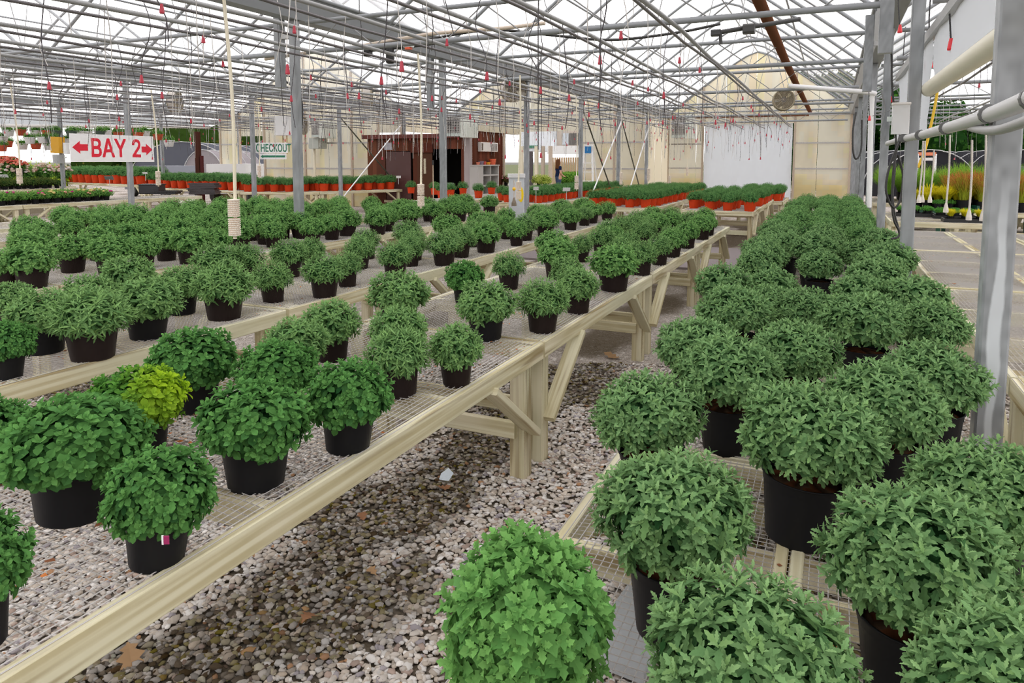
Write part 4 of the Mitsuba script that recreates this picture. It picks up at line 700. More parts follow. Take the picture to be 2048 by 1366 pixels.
for i, (x, y0, z0, y1, z1, c, lab) in enumerate([(-6.15, 18.0, 3.1, 20.9, 0.7, (0.10, 0.10, 0.07), 'dark diagonal brace rod between the gutter posts before the ladder'), (-6.05, 21.5, 3.0, 18.3, 0.6, WHITE, 'white diagonal brace rod before the ladder'),
        (-6.15, 21.7, 3.1, 24.3, 0.7, (0.10, 0.10, 0.07), 'dark diagonal brace rod farther along the gutter posts'), (-6.05, 25.1, 3.0, 22.4, 0.7, WHITE, 'white diagonal brace rod farther along the gutter posts'),
        (-14.2, 18.0, 3.1, 21.4, 0.7, (0.10, 0.10, 0.07), 'dark diagonal brace rod in front of the brown shed'), (-14.1, 21.3, 3.0, 18.0, 0.6, WHITE, 'white diagonal brace rod in front of the brown shed')]):
    m = Mesh(); tube(m, [(x, y0, z0), (x, y1, z1)], 0.022, 6, c); solo('brace_rod', m.ply('paint', True), lab, 'brace')
# fans
def fan(u, v, k, R, face, lab, dark):
    yt = Y0 + MOD * k; c = on_y(u, v, yt - 0.22); t = thing('circulation_fan', lab, 'fan'); f = np.asarray(face, float); f /= np.linalg.norm(f); d, s, up = frame_of(f); col = (0.50, 0.46, 0.40)
    ring = lambda r, o, n=24: [c + d * o + s * r * math.cos(a) + up * r * math.sin(a) for a in np.linspace(0, 2 * math.pi, n + 1)]
    m = Mesh(); n = 25; a0, a1, b0, b1 = ring(R, -0.09), ring(R, 0.09), ring(R - 0.012, -0.09), ring(R - 0.012, 0.09); v_ = np.array(a0 + a1 + b1 + b0)
    m.add(v_, [[k * n + i, k * n + i + 1, ((k + 1) % 4) * n + i + 1, ((k + 1) % 4) * n + i] for k in range(4) for i in range(n - 1)], col); part(t, 'housing', m.ply('paint'))
    for o in (-0.1, 0.1):
        m = Mesh()
        for r in np.linspace(R * 0.3, R, 9): tube(m, ring(r, o, 18), 0.0055 if r < R - 0.01 else 0.016, 4, (0.30, 0.25, 0.18), cap=False)
        for a in np.arange(8) * math.pi / 4: tube(m, [c + d * o, c + d * o + (s * math.cos(a) + up * math.sin(a)) * R], 0.005, 3, (0.35, 0.30, 0.24))
        part(t, 'grille', m.ply('paint'))
    m = Mesh(); tube(m, [c - d * 0.12, c + d * 0.05], 0.075, 12, (0.24, 0.22, 0.20)); part(t, 'motor', m.ply('paint'))
    for k in range(5):
        a = k * 1.2566 + 0.5; e = s * math.cos(a) + up * math.sin(a); w = np.cross(d, e); m = Mesh(); m.add([c + e * 0.05 - w * 0.03, c + e * (R - 0.03) - w * 0.09 + d * 0.03, c + e * (R - 0.03) + w * 0.09 - d * 0.03, c + e * 0.05 + w * 0.03], [[0, 1, 2, 3]], (0.22, 0.19, 0.15) if dark else (0.42, 0.38, 0.33)); part(t, 'blade', m.ply('paint'))
    m = Mesh(); tube(m, [c + UP * (R - 0.01), (c[0], yt, 3.40)], 0.014, 6, GREY); tube(m, [c + UP * (R - 0.01) + d * 0.08, (c[0], yt, 3.40)], 0.010, 6, GREY); part(t, 'hanger', m.ply('steel'))
fan(1567, 200, 4, 0.235, (0.15, -1, 0.0), 'round brass-coloured circulation fan facing the camera under the rusty main', True)
fan(1027, 178, 3, 0.27, (0.75, -0.66, 0), 'round circulation fan hung on the gutter between the main and left bays', True)
fan(735, 191, 3, 0.27, (0.85, 0.5, 0), 'round circulation fan with its motor towards the camera, in the left bay', False)
fan(350, 203, 3, 0.29, (-0.9, -0.45, 0), 'round circulation fan hung above the red-lettered sign', True)
fan(602, 252, 4, 0.27, (-1, -0.1, 0), 'circulation fan seen edge-on right of the front gutter post', True)
# heaters
def heater(u0, u1, v0, v1, y, lab, rough=False):
    a, b = on_y(u0, v0, y), on_y(u1, v1, y); x0, x1, z1, z0 = a[0], b[0], a[2], b[2]; w = x1 - x0; t = thing('unit_heater', lab, 'heater'); xm = x0 + w * 0.64
    m = Mesh(); box(m, (x0, y, z0), (xm, y + 0.6, z1), (0.16, 0.155, 0.15), 0.01); box(m, (x0 - 0.01, y - 0.012, z0), (xm, y, z0 + 0.14 * (z1 - z0)), (0.50, 0.54, 0.52)); part(t, 'core', m.ply('paint'))
    m = Mesh(); box(m, (xm, y - 0.02, z0 - 0.04), (x1, y + 0.7, z1 + 0.02), (0.58, 0.61, 0.59), 0.012); part(t, 'casing', m.ply('paint'))
    for z in np.linspace(z0 + 0.18 * (z1 - z0), z1 - 0.03, 8): m = Mesh(); box(m, (x0, y - 0.025, z - 0.012), (xm, y - 0.005, z + 0.012), (0.36, 0.35, 0.34)); part(t, 'louver', m.ply('paint'))
    for x in np.linspace(x0 + 0.02, xm - 0.02, 6): m = Mesh(); box(m, (x - 0.012, y - 0.032, z0 + 0.1), (x + 0.012, y - 0.022, z1), (0.36, 0.35, 0.34)); part(t, 'fin', m.ply('paint'))
    m = Mesh(); tube(m, [(x0 + 0.1, y + 0.3, z1), (x0 + 0.1, y + 0.3, 3.45)], 0.012, 5, GREY); tube(m, [(x1 - 0.1, y + 0.3, z1), (x1 - 0.1, y + 0.3, 3.45)], 0.012, 5, GREY); part(t, 'hanger', m.ply('steel'))
heater(894, 936, 226, 272, 19.6, 'grey unit heater hung above the shed doorway')
heater(1344, 1385, 230, 275, 28.13, 'grey unit heater on the wall left of the sheeted doorway')
heater(623, 648, 243, 274, 20.9, 'grey unit heater with a floor duct on the left end wall')
p = on_y(633, 279, 21.2); t = thing('duct_box', 'grey-green duct box under the left wall heater', 'duct'); m = Mesh(); box(m, (p[0] - 0.22, 21.0, p[2] - 0.35), (p[0] + 0.24, 21.5, p[2] + 0.06), (0.42, 0.45, 0.41), 0.02); part(t, 'box', m.ply('paint')); m = Mesh(); tube(m, [(p[0] - 0.12, 21.2, p[2] - 0.35), (p[0] - 0.12, 21.2, 0)], 0.05, 10, CREAM); part(t, 'pipe', m.ply('paint', True))
t = thing('water_heater', 'white boxy tank high beside the first gutter post, partly hidden by it', 'tank'); a, b = at_depth(555, 233, 19.0), at_depth(583, 271, 19.0); m = Mesh(); beam(m, (a + [b[0], b[1], a[2]]) / 2 * [1, 1, 0] + [0, 0, b[2]], (a + [b[0], b[1], a[2]]) / 2 * [1, 1, 0] + [0, 0, a[2]], 0.5, 0.42, (0.72, 0.74, 0.74), up=RIGHT, cut=0.05); part(t, 'tank', m.ply('paint'))
c = (a + b) / 2
for s in (-0.07, 0.07): m = Mesh(); tube(m, [(c[0] + s, c[1], b[2]), (c[0] + s, c[1], b[2] - 0.5)], 0.014, 6, (0.45, 0.26, 0.12)); part(t, 'copper_pipe', m.ply('paint'), 'copper pipe')

# ------------------------------------------------------------------ signs
def sign_board(name, lab, p0, p1, z0, z1, texts, border=None):
    """A board whose lower edge runs from p0 to p1 (x, y); texts: (text, height, x, z, colour, squeeze, bold)."""
    p0, p1 = np.array([*p0, z0], float), np.array([*p1, z0], float); d = p1 - p0; L = np.linalg.norm(d); d /= L; nrm = np.cross(d, UP); t = thing(name, lab, 'sign'); m = Mesh()
    beam(m, p0 + UP * (z1 - z0) / 2, p1 + UP * (z1 - z0) / 2, 0.016, z1 - z0, (0.83, 0.83, 0.83), cut=0.003); part(t, 'board', m.ply('paint'))
    R = np.stack([d, UP, nrm], 1)
    for txt, h, x, z, col, sq, bold in texts:
        tm = meshkit.text_mesh(txt, h, 0.004, bold); v = np.array(tm.vertices); v[:, 0] *= sq; v = v @ R.T + p0 + d * x + UP * z + nrm * 0.0085; m = Mesh(); m.add(v, tm.faces, col); part(t, 'lettering', m.ply('paint'))
    return t, p0, d, nrm, R
def arrow(t, p0, R, nrm, x, z, L, h, left, col, name='arrow'):
    import shapely.geometry as sg
    pts = [(0, 0), (h * 0.62, h * 0.5), (h * 0.62, h * 0.26), (L, h * 0.26), (L, -h * 0.26), (h * 0.62, -h * 0.26), (h * 0.62, -h * 0.5)]
    if not left: pts = [(L - a, b) for a, b in pts]
    e = trimesh.creation.extrude_polygon(sg.Polygon(pts), 0.004, engine='earcut'); v = np.array(e.vertices) + [x, z, 0]; m = Mesh(); m.add(v @ R.T + p0 + nrm * 0.0085, e.faces, col); part(t, name, m.ply('paint'))
RED_, GRN = (0.70, 0.012, 0.03), (0.012, 0.16, 0.085)
t, p0, d, nrm, R = sign_board('bay_sign', 'white board reading BAY 2 in red between two arrows, on a post at left', (-14.135, 9.29), (-14.135, 11.22), 1.68, 2.26, [('BAY 2', 0.375, 0.41, 0.115, RED_, 0.80, True)])
arrow(t, p0, R, nrm, 0.04, 0.30, 0.33, 0.26, True, RED_); arrow(t, p0, R, nrm, 1.62, 0.28, 0.27, 0.25, False, RED_)
a, b = at_depth(511, 320, 19), at_depth(576, 320, 19)
t, p0, d, nrm, R = sign_board('checkout_sign', 'white board reading CHECKOUT in green, left of the first gutter post', a[:2], b[:2], 1.92, 2.20, [('CHECKOUT', 0.20, 0.02, 0.04, GRN, 0.62, True)])
labels[t]['label'] = 'white board reading CHECKOUT in green beside the first gutter post'
m = Mesh(); q0 = p0 + d * 0.12 + UP * -0.09; q1 = p0 + d * 0.84 + UP * -0.09; beam(m, q0, q1, 0.014, 0.15, (0.83, 0.83, 0.83)); part(t, 'arrow_board', m.ply('paint')); arrow(t, p0, R, nrm, 0.15, -0.09, 0.66, 0.10, True, GRN)
for i, (u, v, zc, w, hh, stick, lab) in enumerate([(1072, 377, 13.2, 0.10, 0.07, 0.30, 'small white tag on a stick among the red pots left of centre'), (1133, 379, 13.2, 0.14, 0.075, 0.30, 'larger white tag on a stick among the red pots'), (797, 354, 19.5, 0.13, 0.07, 0.2, 'small white tag among red pots before the shed'), (8, 352, 19.0, 0.22, 0.09, 0.35, 'white tag sign at the far left edge above bedding plants'), (290, 346, 17.5, 0.12, 0.05, 0.2, 'thin white tag tilted among red pots near the left sign'), (218, 356, 16.0, 0.2, 0.09, 0.2, 'dark grey tag among red pots under the left sign')]):
    c = at_depth(u, v, zc); col = (0.80, 0.80, 0.78) if i < 5 else (0.10, 0.13, 0.12); t = thing('plant_tag', lab, 'tag'); m = Mesh(); beam(m, c - RIGHT * w / 2, c + RIGHT * w / 2, 0.006, hh, col, up=UP * 0.8 - FH * 0.5); part(t, 'card', m.ply('paint')); m = Mesh(); tube(m, [c - UP * 0.02 + FH * 0.01, c - UP * stick + FH * 0.01], 0.006, 5, (0.5, 0.5, 0.48)); part(t, 'stick', m.ply('paint'))

# ------------------------------------------------------------------ the brown shed and what stands by it
def plank_tone(): return np.array([0.165, 0.055, 0.031]) * rng.uniform(0.45, 1.2) + np.array([0.01, 0.012, 0.012]) * rng.random()
t = thing('shed', 'dark red-brown plank shed with a black open doorway at the back', 'shed'); SY = 20.75; X0, X1 = -15.15, -11.02; ZT = 2.56
def opening(x): return next((z for a, b, z in ((-14.40, -13.33, 2.06), (-12.42, -11.42, 2.12)) if a < x < b), 0.0)
for x in np.arange(X0, X1 - 0.05, 0.19):
    xe = min(x + 0.186, X1); z0 = opening((x + xe) / 2); m = Mesh(); dy = rng.uniform(0, 0.012); box(m, (x, SY - 0.025 - dy, z0), (xe, SY - dy, ZT - rng.uniform(0, 0.01)), plank_tone()); part(t, 'plank', m.ply('matte'))
YB = SY + 2.5
for y in np.arange(SY + 0.1, YB, 0.19):
    m = Mesh(); dx = rng.uniform(0, 0.012); box(m, (X1 - 0.025 + dx, y, 0), (X1 + dx, min(y + 0.186, YB), 2.72), plank_tone()); part(t, 'plank', m.ply('matte'))
m = Mesh(); box(m, (X0, SY, 0), (X0 + 0.03, YB, ZT), (0.08, 0.028, 0.017)); part(t, 'side_wall', m.ply('matte'))
m = Mesh(); box(m, (X0 + 0.05, SY + 1.8, 0), (X1 - 0.05, SY + 1.83, ZT), (0.02, 0.018, 0.016)); box(m, (X0, SY, 2.50), (X1 - 0.04, YB, 2.54), (0.03, 0.025, 0.02)); part(t, 'inner_wall', m.ply('matte'))
m = Mesh(); box(m, (X0 - 0.12, SY - 0.12, ZT), (X1 - 0.03, YB, ZT + 0.07), (0.17, 0.10, 0.085)); part(t, 'roof', m.ply('matte')); m = Mesh(); box(m, (X0 - 0.15, SY - 0.16, ZT - 0.07), (X1 + 0.12, SY - 0.12, ZT + 0.07), (0.155, 0.06, 0.05)); part(t, 'fascia', m.ply('matte'))
m = Mesh(); box(m, (-14.38, SY - 0.015, 0.02), (-13.35, SY + 0.02, 2.04), (0.085, 0.032, 0.030)); dk = part(t, 'door', m.ply('paint'), 'plain dark maroon door')
m = Mesh(); box(m, (-13.06, SY - 0.06, 0.05), (-12.46, SY - 0.03, 1.98), (0.095, 0.045, 0.03)); part(t, 'sliding_door', m.ply('matte')); m = Mesh(); box(m, (-12.78, SY - 0.09, 1.28), (-12.70, SY - 0.06, 1.80), (0.52, 0.45, 0.34)); part(t, 'door_pull', m.ply('paint'), 'pale vertical pull')
m = Mesh(); box(m, (-13.30, SY - 0.1, 2.0), (-12.42, SY - 0.06, 2.32), (0.10, 0.032, 0.022)); part(t, 'header_board', m.ply('matte'))
m = Mesh(); box(m, (-14.42, SY - 0.045, 2.10), (-14.10, SY - 0.04, 2.36), (0.45, 0.43, 0.45)); part(t, 'paper_notice', m.ply('matte'), 'grey paper notice')
m = Mesh(); box(m, (X1 - 0.2, SY - 0.07, 0), (X1 + 0.02, SY + 0.1, 2.6), (0.42, 0.36, 0.38)); part(t, 'corner_post', m.ply('matte'), 'weathered pale corner post')
m = Mesh(); box(m, (X1 - 0.15, SY, 2.72), (X1 + 0.08, YB + 1.4, 2.92), (0.62, 0.56, 0.45)); part(t, 'lintel', m.ply('matte'), 'pale beam above the shed')
t = thing('air_conditioner', 'white window air conditioner set in the shed wall', 'air conditioner'); XA = X1 + 0.13; a, b = on_x(962, 284, XA), on_x(996, 304, XA); m = Mesh(); box(m, (X1 + 0.012, a[1], b[2]), (XA, b[1], a[2]), (0.70, 0.68, 0.64), 0.01); part(t, 'casing', m.ply('paint'))
for k in range(7): m = Mesh(); yy = a[1] + (b[1] - a[1]) * (0.58 + 0.055 * k); box(m, (XA, yy, b[2] + 0.04), (XA + 0.015, yy + 0.02, a[2] - 0.04), (0.25, 0.24, 0.23)); part(t, 'louver', m.ply('paint'))
m = Mesh(); box(m, (XA, a[1] + 0.05, b[2] + 0.04), (XA + 0.012, a[1] + 0.14, a[2] - 0.04), (0.10, 0.07, 0.05)); part(t, 'side_gap', m.ply('paint'))
t = thing('shelf_cabinet', 'weathered grey cubbyhole cabinet standing against the shed side', 'cabinet'); XC = X1 + 0.36; yl, ym, yr = on_x(955, 340, XC)[1], on_x(967, 340, XC)[1], on_x(998, 340, XC)[1]; zt = on_x(975, 332, XC)[2]; col = (0.46, 0.45, 0.41); XB = X1 + 0.06
for nm, lo, hi in (('side', (XB, yl, 0), (XC, yl + 0.05, zt)), ('side', (XB, yr - 0.06, 0), (XC, yr, zt)), ('panel', (XC - 0.03, yl + 0.05, 0), (XC, ym, zt)), ('divider', (XB, (ym + yr) / 2 - 0.04, 0.3), (XC - 0.01, (ym + yr) / 2, zt)), ('top', (XB, yl - 0.02, zt), (XC + 0.02, yr + 0.02, zt + 0.04)), ('shelf', (XB, ym, zt - 0.34), (XC, yr, zt - 0.29)), ('shelf', (XB, ym, zt - 0.70), (XC, yr, zt - 0.65)), ('shelf', (XB, ym, 0.25), (XC, yr, 0.3))): m = Mesh(); box(m, lo, hi, col, 0.006); part(t, nm, m.ply('matte'))
m = Mesh(); box(m, (XB, ym, 0.2), (XB + 0.02, yr, zt), (0.06, 0.055, 0.05)); part(t, 'back', m.ply('matte'))
for i, (u, col, lab, w, h) in enumerate([(985, (0.75, 0.14, 0.05), 'orange-red pot standing on the shelf cabinet', 0.13, 0.20), (976, (0.80, 0.33, 0.02), 'yellow-orange pot on the shelf cabinet', 0.09, 0.09), (962, (0.25, 0.18, 0.25), 'purple-grey bundle on the shelf cabinet', 0.10, 0.12), (956, (0.62, 0.20, 0.12), 'small reddish packet on the shelf cabinet', 0.07, 0.09), (969, (0.55, 0.08, 0.05), 'dark red small pot on the shelf cabinet', 0.06, 0.11)]):
    y = on_x(u, 332, XC - 0.16)[1]; m = Mesh(); lathe(m, [(0, 0), (w * 0.75, 0), (w, h * 0.9), (w * 1.05, h), (w * 0.9, h), (0, h * 0.8)], 10, col, (XC - 0.16, y, zt + 0.04)); solo('container', m.ply('paint', True), lab, 'container')
t = thing('broom', 'thin tan-handled broom leaning upright before the shed', 'broom'); a, b = at_depth(866, 330, 19.2), at_depth(866, 408, 19.2); m = Mesh(); tube(m, [a, (a[0], a[1], 0.2)], 0.013, 6, (0.62, 0.48, 0.33)); part(t, 'handle', m.ply('paint', True)); m = Mesh(); tube(m, [a, a + UP * 0.13], 0.028, 8, BLACK); part(t, 'head', m.ply('paint'))
t = thing('chair', 'grey metal chair just inside the dark doorway', 'chair'); c = on_y(889, 345, 21.2)
for nm, lo, hi in (('backrest', (-0.2, 0.2, 0.5), (0.2, 0.23, 0.95)), ('seat', (-0.2, -0.2, 0.44), (0.2, 0.2, 0.48)), ('leg', (-0.2, -0.2, 0), (-0.17, -0.17, 0.44)), ('leg', (0.17, -0.2, 0), (0.2, -0.17, 0.44)), ('leg', (-0.2, 0.2, 0), (-0.17, 0.23, 0.5)), ('leg', (0.17, 0.2, 0), (0.2, 0.23, 0.5))): m = Mesh(); box(m, np.array(lo) + [c[0], c[1] + 0.1, 0], np.array(hi) + [c[0], c[1] + 0.1, 0], (0.40, 0.42, 0.45), 0.008); part(t, nm, m.ply('paint'))
# grey cabinet with the yellow sticker, by the third gutter post
t = thing('meter_cabinet', 'pale grey metal cabinet with a yellow oval sticker beside a gutter post', 'cabinet'); c = at_depth(1033, 405, 13.6); d_, s_ = FH, RIGHT; q = c + FH * 0.17
m = Mesh(); beam(m, (q[0], q[1], 0), (q[0], q[1], 1.38), 0.36, 0.30, (0.55, 0.57, 0.60), up=RIGHT, cut=0.015); part(t, 'case', m.ply('paint')); m = Mesh(); beam(m, (q[0], q[1], 1.38), (q[0], q[1], 1.45), 0.42, 0.34, (0.68, 0.69, 0.71), up=RIGHT, cut=0.02); part(t, 'lid', m.ply('paint'))
m = Mesh(); beam(m, q - FH * 0.16 + UP * (1.27 - q[2]) - RIGHT * 0.13, q - FH * 0.16 + UP * (1.27 - q[2]) + RIGHT * 0.13, 0.02, 0.06, (0.05, 0.05, 0.05)); part(t, 'slot', m.ply('paint'))
m = Mesh(); lathe(m, [(0.0, 0.004), (0.07, 0.004), (0.07, 0.0)], 16, (0.85, 0.60, 0.01)); vv = np.vstack(m.v); R3 = np.stack([RIGHT * 0.75, UP * 2.1, -FH], 1); m2 = Mesh(); m2.add(vv @ R3.T + q - FH * 0.181 + RIGHT * 0.085 + UP * (1.05 - q[2]), np.vstack(m.f), (0.85, 0.60, 0.01)); part(t, 'sticker', m2.ply('paint'), 'yellow oval sticker')
t = thing('ball_stake', 'thin stake with a yellow ball before the grey cabinet', 'stake'); c = at_depth(1028, 378, 13.2); m = Mesh(); blob(m, c, 0.034, (0.85, 0.50, 0.01), 2, 0.0); part(t, 'ball', m.ply('paint', True)); m = Mesh(); tube(m, [c + UP * 0.17, c - UP * 0.26], 0.010, 6, (0.55, 0.50, 0.42)); part(t, 'rod', m.ply('paint')); m = Mesh(); lathe(m, [(0, -0.32), (0.05, -0.32), (0.045, -0.26), (0.012, -0.16), (0, -0.16)], 10, (0.20, 0.15, 0.11), c); part(t, 'foot', m.ply('paint'))
# step ladder
t = thing('step_ladder', 'white step ladder with a blue top against the cream end wall', 'ladder'); yl = 24.7; f3 = lambda u, v: on_y(u, v, yl); a0, a1, b0, b1 = f3(1171, 290), f3(1184, 290), f3(1166, 358), f3(1189, 358); b0[2] = b1[2] = 0
b0[0] = a0[0] - 0.20; b1[0] = a1[0] + 0.20; b0[1] = b1[1] = yl - 0.35
for p_, q_ in ((a0, b0), (a1, b1)): m = Mesh(); beam(m, p_, q_, 0.05, 0.07, WHITE); part(t, 'rail', m.ply('paint'))
for p_, q_ in ((a0, b0), (a1, b1)): m = Mesh(); beam(m, p_ + [0, 0.1, 0], [q_[0], yl + 0.35, 0], 0.03, 0.04, WHITE); part(t, 'back_leg', m.ply('paint'))
for k in range(1, 7): f_ = k / 7.0; p_, q_ = a0 + (b0 - a0) * f_, a1 + (b1 - a1) * f_; m = Mesh(); beam(m, p_, q_, 0.09, 0.03, WHITE); part(t, 'step', m.ply('paint'))
m = Mesh(); box(m, (a0[0] - 0.02, yl - 0.1, a0[2] - 0.05), (a1[0] + 0.02, yl + 0.15, a0[2] + 0.02), WHITE); part(t, 'top', m.ply('paint')); m = Mesh(); box(m, (a0[0] + 0.02, yl - 0.13, a0[2] - 0.30), (a1[0] - 0.0, yl - 0.10, a0[2] - 0.06), (0.01, 0.16, 0.42)); part(t, 'label_panel', m.ply('paint'), 'blue panel')

# ------------------------------------------------------------------ the right-hand bay: tables, grasses, trays
def grass_mesh(seed, n, h, spread, cols, w=0.004, droop=0.35):
    g = np.random.default_rng(seed); a = g.random(n) * 6.283; r = 0.05 * np.sqrt(g.random(n)); L = h * (0.6 + 0.5 * g.random(n)); out = spread * (0.3 + 0.9 * g.random(n)); b = a + g.normal(size=n) * 0.5
    t = np.array([0, 0.4, 0.75, 1.0]); dx = np.stack([np.cos(b), np.sin(b)], 1)
    ctr = np.stack([r * np.cos(a), r * np.sin(a)], 1)[:, None] + dx[:, None] * (out[:, None] * t**1.6)[..., None]; z = L[:, None] * (t - droop * t**3 * (out / max(spread, 1e-6))[:, None])
    P = np.concatenate([ctr, z[..., None] + 0.15], 2); side = np.stack([-dx[:, 1], dx[:, 0], 0 * dx[:, 0]], 1)[:, None] * (w * np.array([1, .9, .6, .1]))[None, :, None]
    v = np.concatenate([P - side, P + side], 1); f = np.array([[k, k + 1, 5 + k] for k in range(3)] + [[k, 5 + k, 4 + k] for k in range(3)]); F_ = (f[None] + 8 * np.arange(n)[:, None, None]).reshape(-1, 3)
    lo, hi = np.asarray(cols[0], float), np.asarray(cols[1], float); mixv = (t**1.5)[None, :, None] * (0.5 + g.random((n, 1, 1))); c = lo + (hi - lo) * np.clip(mixv, 0, 1); c = c * (0.8 + 0.4 * g.random((n, 1, 1))); c = np.concatenate([c, c], 1)
    return Mesh().add(v.reshape(-1, 3), F_, c.reshape(-1, 3))
small_pot = pot_mesh(0.085, 0.15, False, 12); small_soil = soil_disc(0.085, 0.15)
for k in range(2):
    mum_group(f'grass_green_{k}', grass_mesh(200 + k, 260, 0.62, 0.30, ((0.16, 0.33, 0.04), (0.30, 0.48, 0.06)), 0.004), small_pot, small_soil, 'black_plastic')
    mum_group(f'grass_red_{k}', grass_mesh(210 + k, 220, 0.42, 0.16, ((0.36, 0.42, 0.04), (0.50, 0.10, 0.06)), 0.005, 0.1), small_pot, small_soil, 'black_plastic')
    mum_group(f'grass_yellow_{k}', grass_mesh(220 + k, 220, 0.26, 0.17, ((0.52, 0.50, 0.02), (0.78, 0.66, 0.04)), 0.006), small_pot, small_soil, 'black_plastic')
    mum_group(f'tray_green_{k}', dome(230 + k, 0.12, 0.06, 0.16, 60, 7, 0.04, 'low', (0.05, 0.19, 0.03), (0.13, 0.34, 0.06)), small_pot, small_soil, 'black_plastic')
bench(1.62, 12.9, 1.5, 2.3, H1, 'pale wooden table holding trays of seedlings beyond the empty wire benches', pitch=0.0508)
for i, (u, v, lab) in enumerate([(1935, 432, 'dark green plastic table under the yellow grasses'), (2010, 424, 'dark green plastic table at the right frame edge')]):
    c = at_depth(u, v, 13.6); t = thing('plastic_table', lab, 'table'); R3 = lambda x, y, z: c + RIGHT * x + FH * (y + 0.6) + UP * z; zt = float(c[2]); m = Mesh(); beam(m, R3(-0.55, 0, 0.06), R3(0.55, 0, 0.06), 1.2, 0.12, (0.012, 0.075, 0.045), cut=0.01); part(t, 'top', m.ply('paint'))
    for sx in (-0.5, 0.5):
        for sy in (-0.5, 0.5): m = Mesh(); q = R3(sx, sy, 0); beam(m, (q[0], q[1], 0), (q[0], q[1], zt), 0.07, 0.07, (0.012, 0.075, 0.045)); part(t, 'leg', m.ply('paint'))
for i, (y, x) in enumerate([(15.9, 2.9), (15.9, 4.5), (18.6, 3.4), (18.6, 5.2), (18.6, 1.6), (21.2, 2.6), (21.2, 4.4)]): bench(x, y, 1.5, 2.4, H1, f'low timber table of potted grasses in the right bay, {ordinal(i + 1)} from the front', pitch=0.0762)
GR = 'ornamental_grass'
def grasses(kind, pts, lab, grp, s=1.0):
    for (x, y, z) in pts:
        key = thing(GR, lab, 'potted grass', grp); plant(key, f'grass_{kind}_{rng.integers(2)}', x, y, z, s * rng.uniform(0.9, 1.15))
PT = at_depth(1935, 432, 13.6)
grasses('yellow', [(*(PT + RIGHT * (-0.42 + 0.21 * k) + FH * (0.35 + 0.3 * j))[:2], PT[2] + 0.121) for j in range(3) for k in range(5) if not (j == 0 and k == 0)], 'low bright yellow grass clump on the dark green table', 'yellow grasses on the green table', 1.15)
grasses('red', [(x, y, H1) for y in np.arange(16.2, 18.2, 0.36) for x in np.arange(2.35, 4.9, 0.32)], 'yellow-green grass clump with red tips in the right bay', 'red-tipped grasses in the right bay', 1.25)
grasses('green', [(x, y, H1) for y in np.arange(18.9, 20.9, 0.42) for x in np.arange(1.2, 5.6, 0.40)], 'tall feathery green grass clump in the right bay', 'feathery green grasses in the right bay', 1.2)
p = PT + RIGHT * -0.40 + FH * 0.3
for k in range(3): key = thing('seedling_pot', f'small leafy green seedling pot at the front of the green table, {ordinal(k + 1)} from left', 'potted plant', 'green seedlings on the green table'); q = p + RIGHT * 0.12 * k; plant(key, f'tray_green_{k % 2}', q[0], q[1], PT[2] + 0.121, 0.85)
def tray(name, c, w, l, h, lab, col=(0.012, 0.012, 0.013), rot=0.0, group=None):
    t = thing(name, lab, 'tray', group); M = T().translate([float(x) for x in c]).rotate([0, 0, 1], rot); m = Mesh(); box(m, (-w / 2, -l / 2, 0), (w / 2, l / 2, 0.012), col); part(t, 'base', moved(m.ply('paint'), M))
    for lo, hi in (((-w / 2, -l / 2, 0), (-w / 2 + 0.015, l / 2, h)), ((w / 2 - 0.015, -l / 2, 0), (w / 2, l / 2, h)), ((-w / 2, -l / 2, 0), (w / 2, -l / 2 + 0.015, h)), ((-w / 2, l / 2 - 0.015, 0), (w / 2, l / 2, h))): m = Mesh(); box(m, lo, hi, col); part(t, 'side', moved(m.ply('paint'), M))
    return t
for i, (x, y, kind, lab) in enumerate([(1.95, 13.2, 'y', 'black tray of low yellow flowers on the pale table'), (1.90, 13.9, 'g', 'black tray of green seedlings behind the yellow-flowered tray'), (1.35, 14.3, 'g', 'black tray of green seedlings at the left of the pale table')]):
    tray('seed_tray', (x, y, H1), 0.62, 0.34, 0.06, lab)
    for k in range(6):
        q = (x - 0.2 + 0.2 * (k % 3), y - 0.07 + 0.14 * (k // 3)); key = thing('seedling', (f'yellow-flowered seedling in the front tray, {("near", "far")[k // 3]} line, {ordinal(k % 3 + 1)} from left' if kind == 'y' else f'green seedling, {("", "back", "left")[i]} tray, {("near", "far")[k // 3]} line, {ordinal(k % 3 + 1)} from left'), 'seedling', f'seedlings in the {("yellow", "back", "left")[i]} tray')
        plant(key, f"{'grass_yellow' if kind == 'y' else 'tray_green'}_{k % 2}", q[0], q[1], H1 + 0.012, 0.55 if kind == 'y' else 0.8)
# ------------------------------------------------------------------ the left: bedding plants, trays, baskets, flowers
def flowering(seed, R, V, zc, n, cols, leafc=((0.06, 0.18, 0.04), (0.20, 0.38, 0.09)), size=0.02, shoots=50):
    m = dome(seed, R, V, zc, shoots, 6, R * 0.36, 'low', *leafc); g = np.random.default_rng(seed + 1)
    for k in range(n):
        a, s = g.random() * 6.283, g.uniform(0.1, 1); d = np.array([math.sqrt(1 - s * s) * math.cos(a), math.sqrt(1 - s * s) * math.sin(a), s]); blob(m, d * [R * 0.98, R * 0.98, V * 1.02] + [0, 0, zc], size * g.uniform(0.7, 1.3), cols[k % len(cols)], 1, 0.25, k, (1, 1, 0.7))
    return m
tiny_pot, tiny_soil = pot_mesh(0.06, 0.09, False, 10), soil_disc(0.06, 0.09)
for nm, args in {'bedding_plain': (0.13, 0.07, 0.13, 0, [(0, 0, 0)]), 'bedding_pink': (0.13, 0.07, 0.13, 3, [(0.62, 0.03, 0.28)]), 'bedding_cream': (0.13, 0.07, 0.13, 5, [(0.75, 0.62, 0.25), (0.78, 0.40, 0.30)])}.items():
    mum_group(nm, flowering(300 + len(nm), *args), tiny_pot, tiny_soil, 'black_plastic')
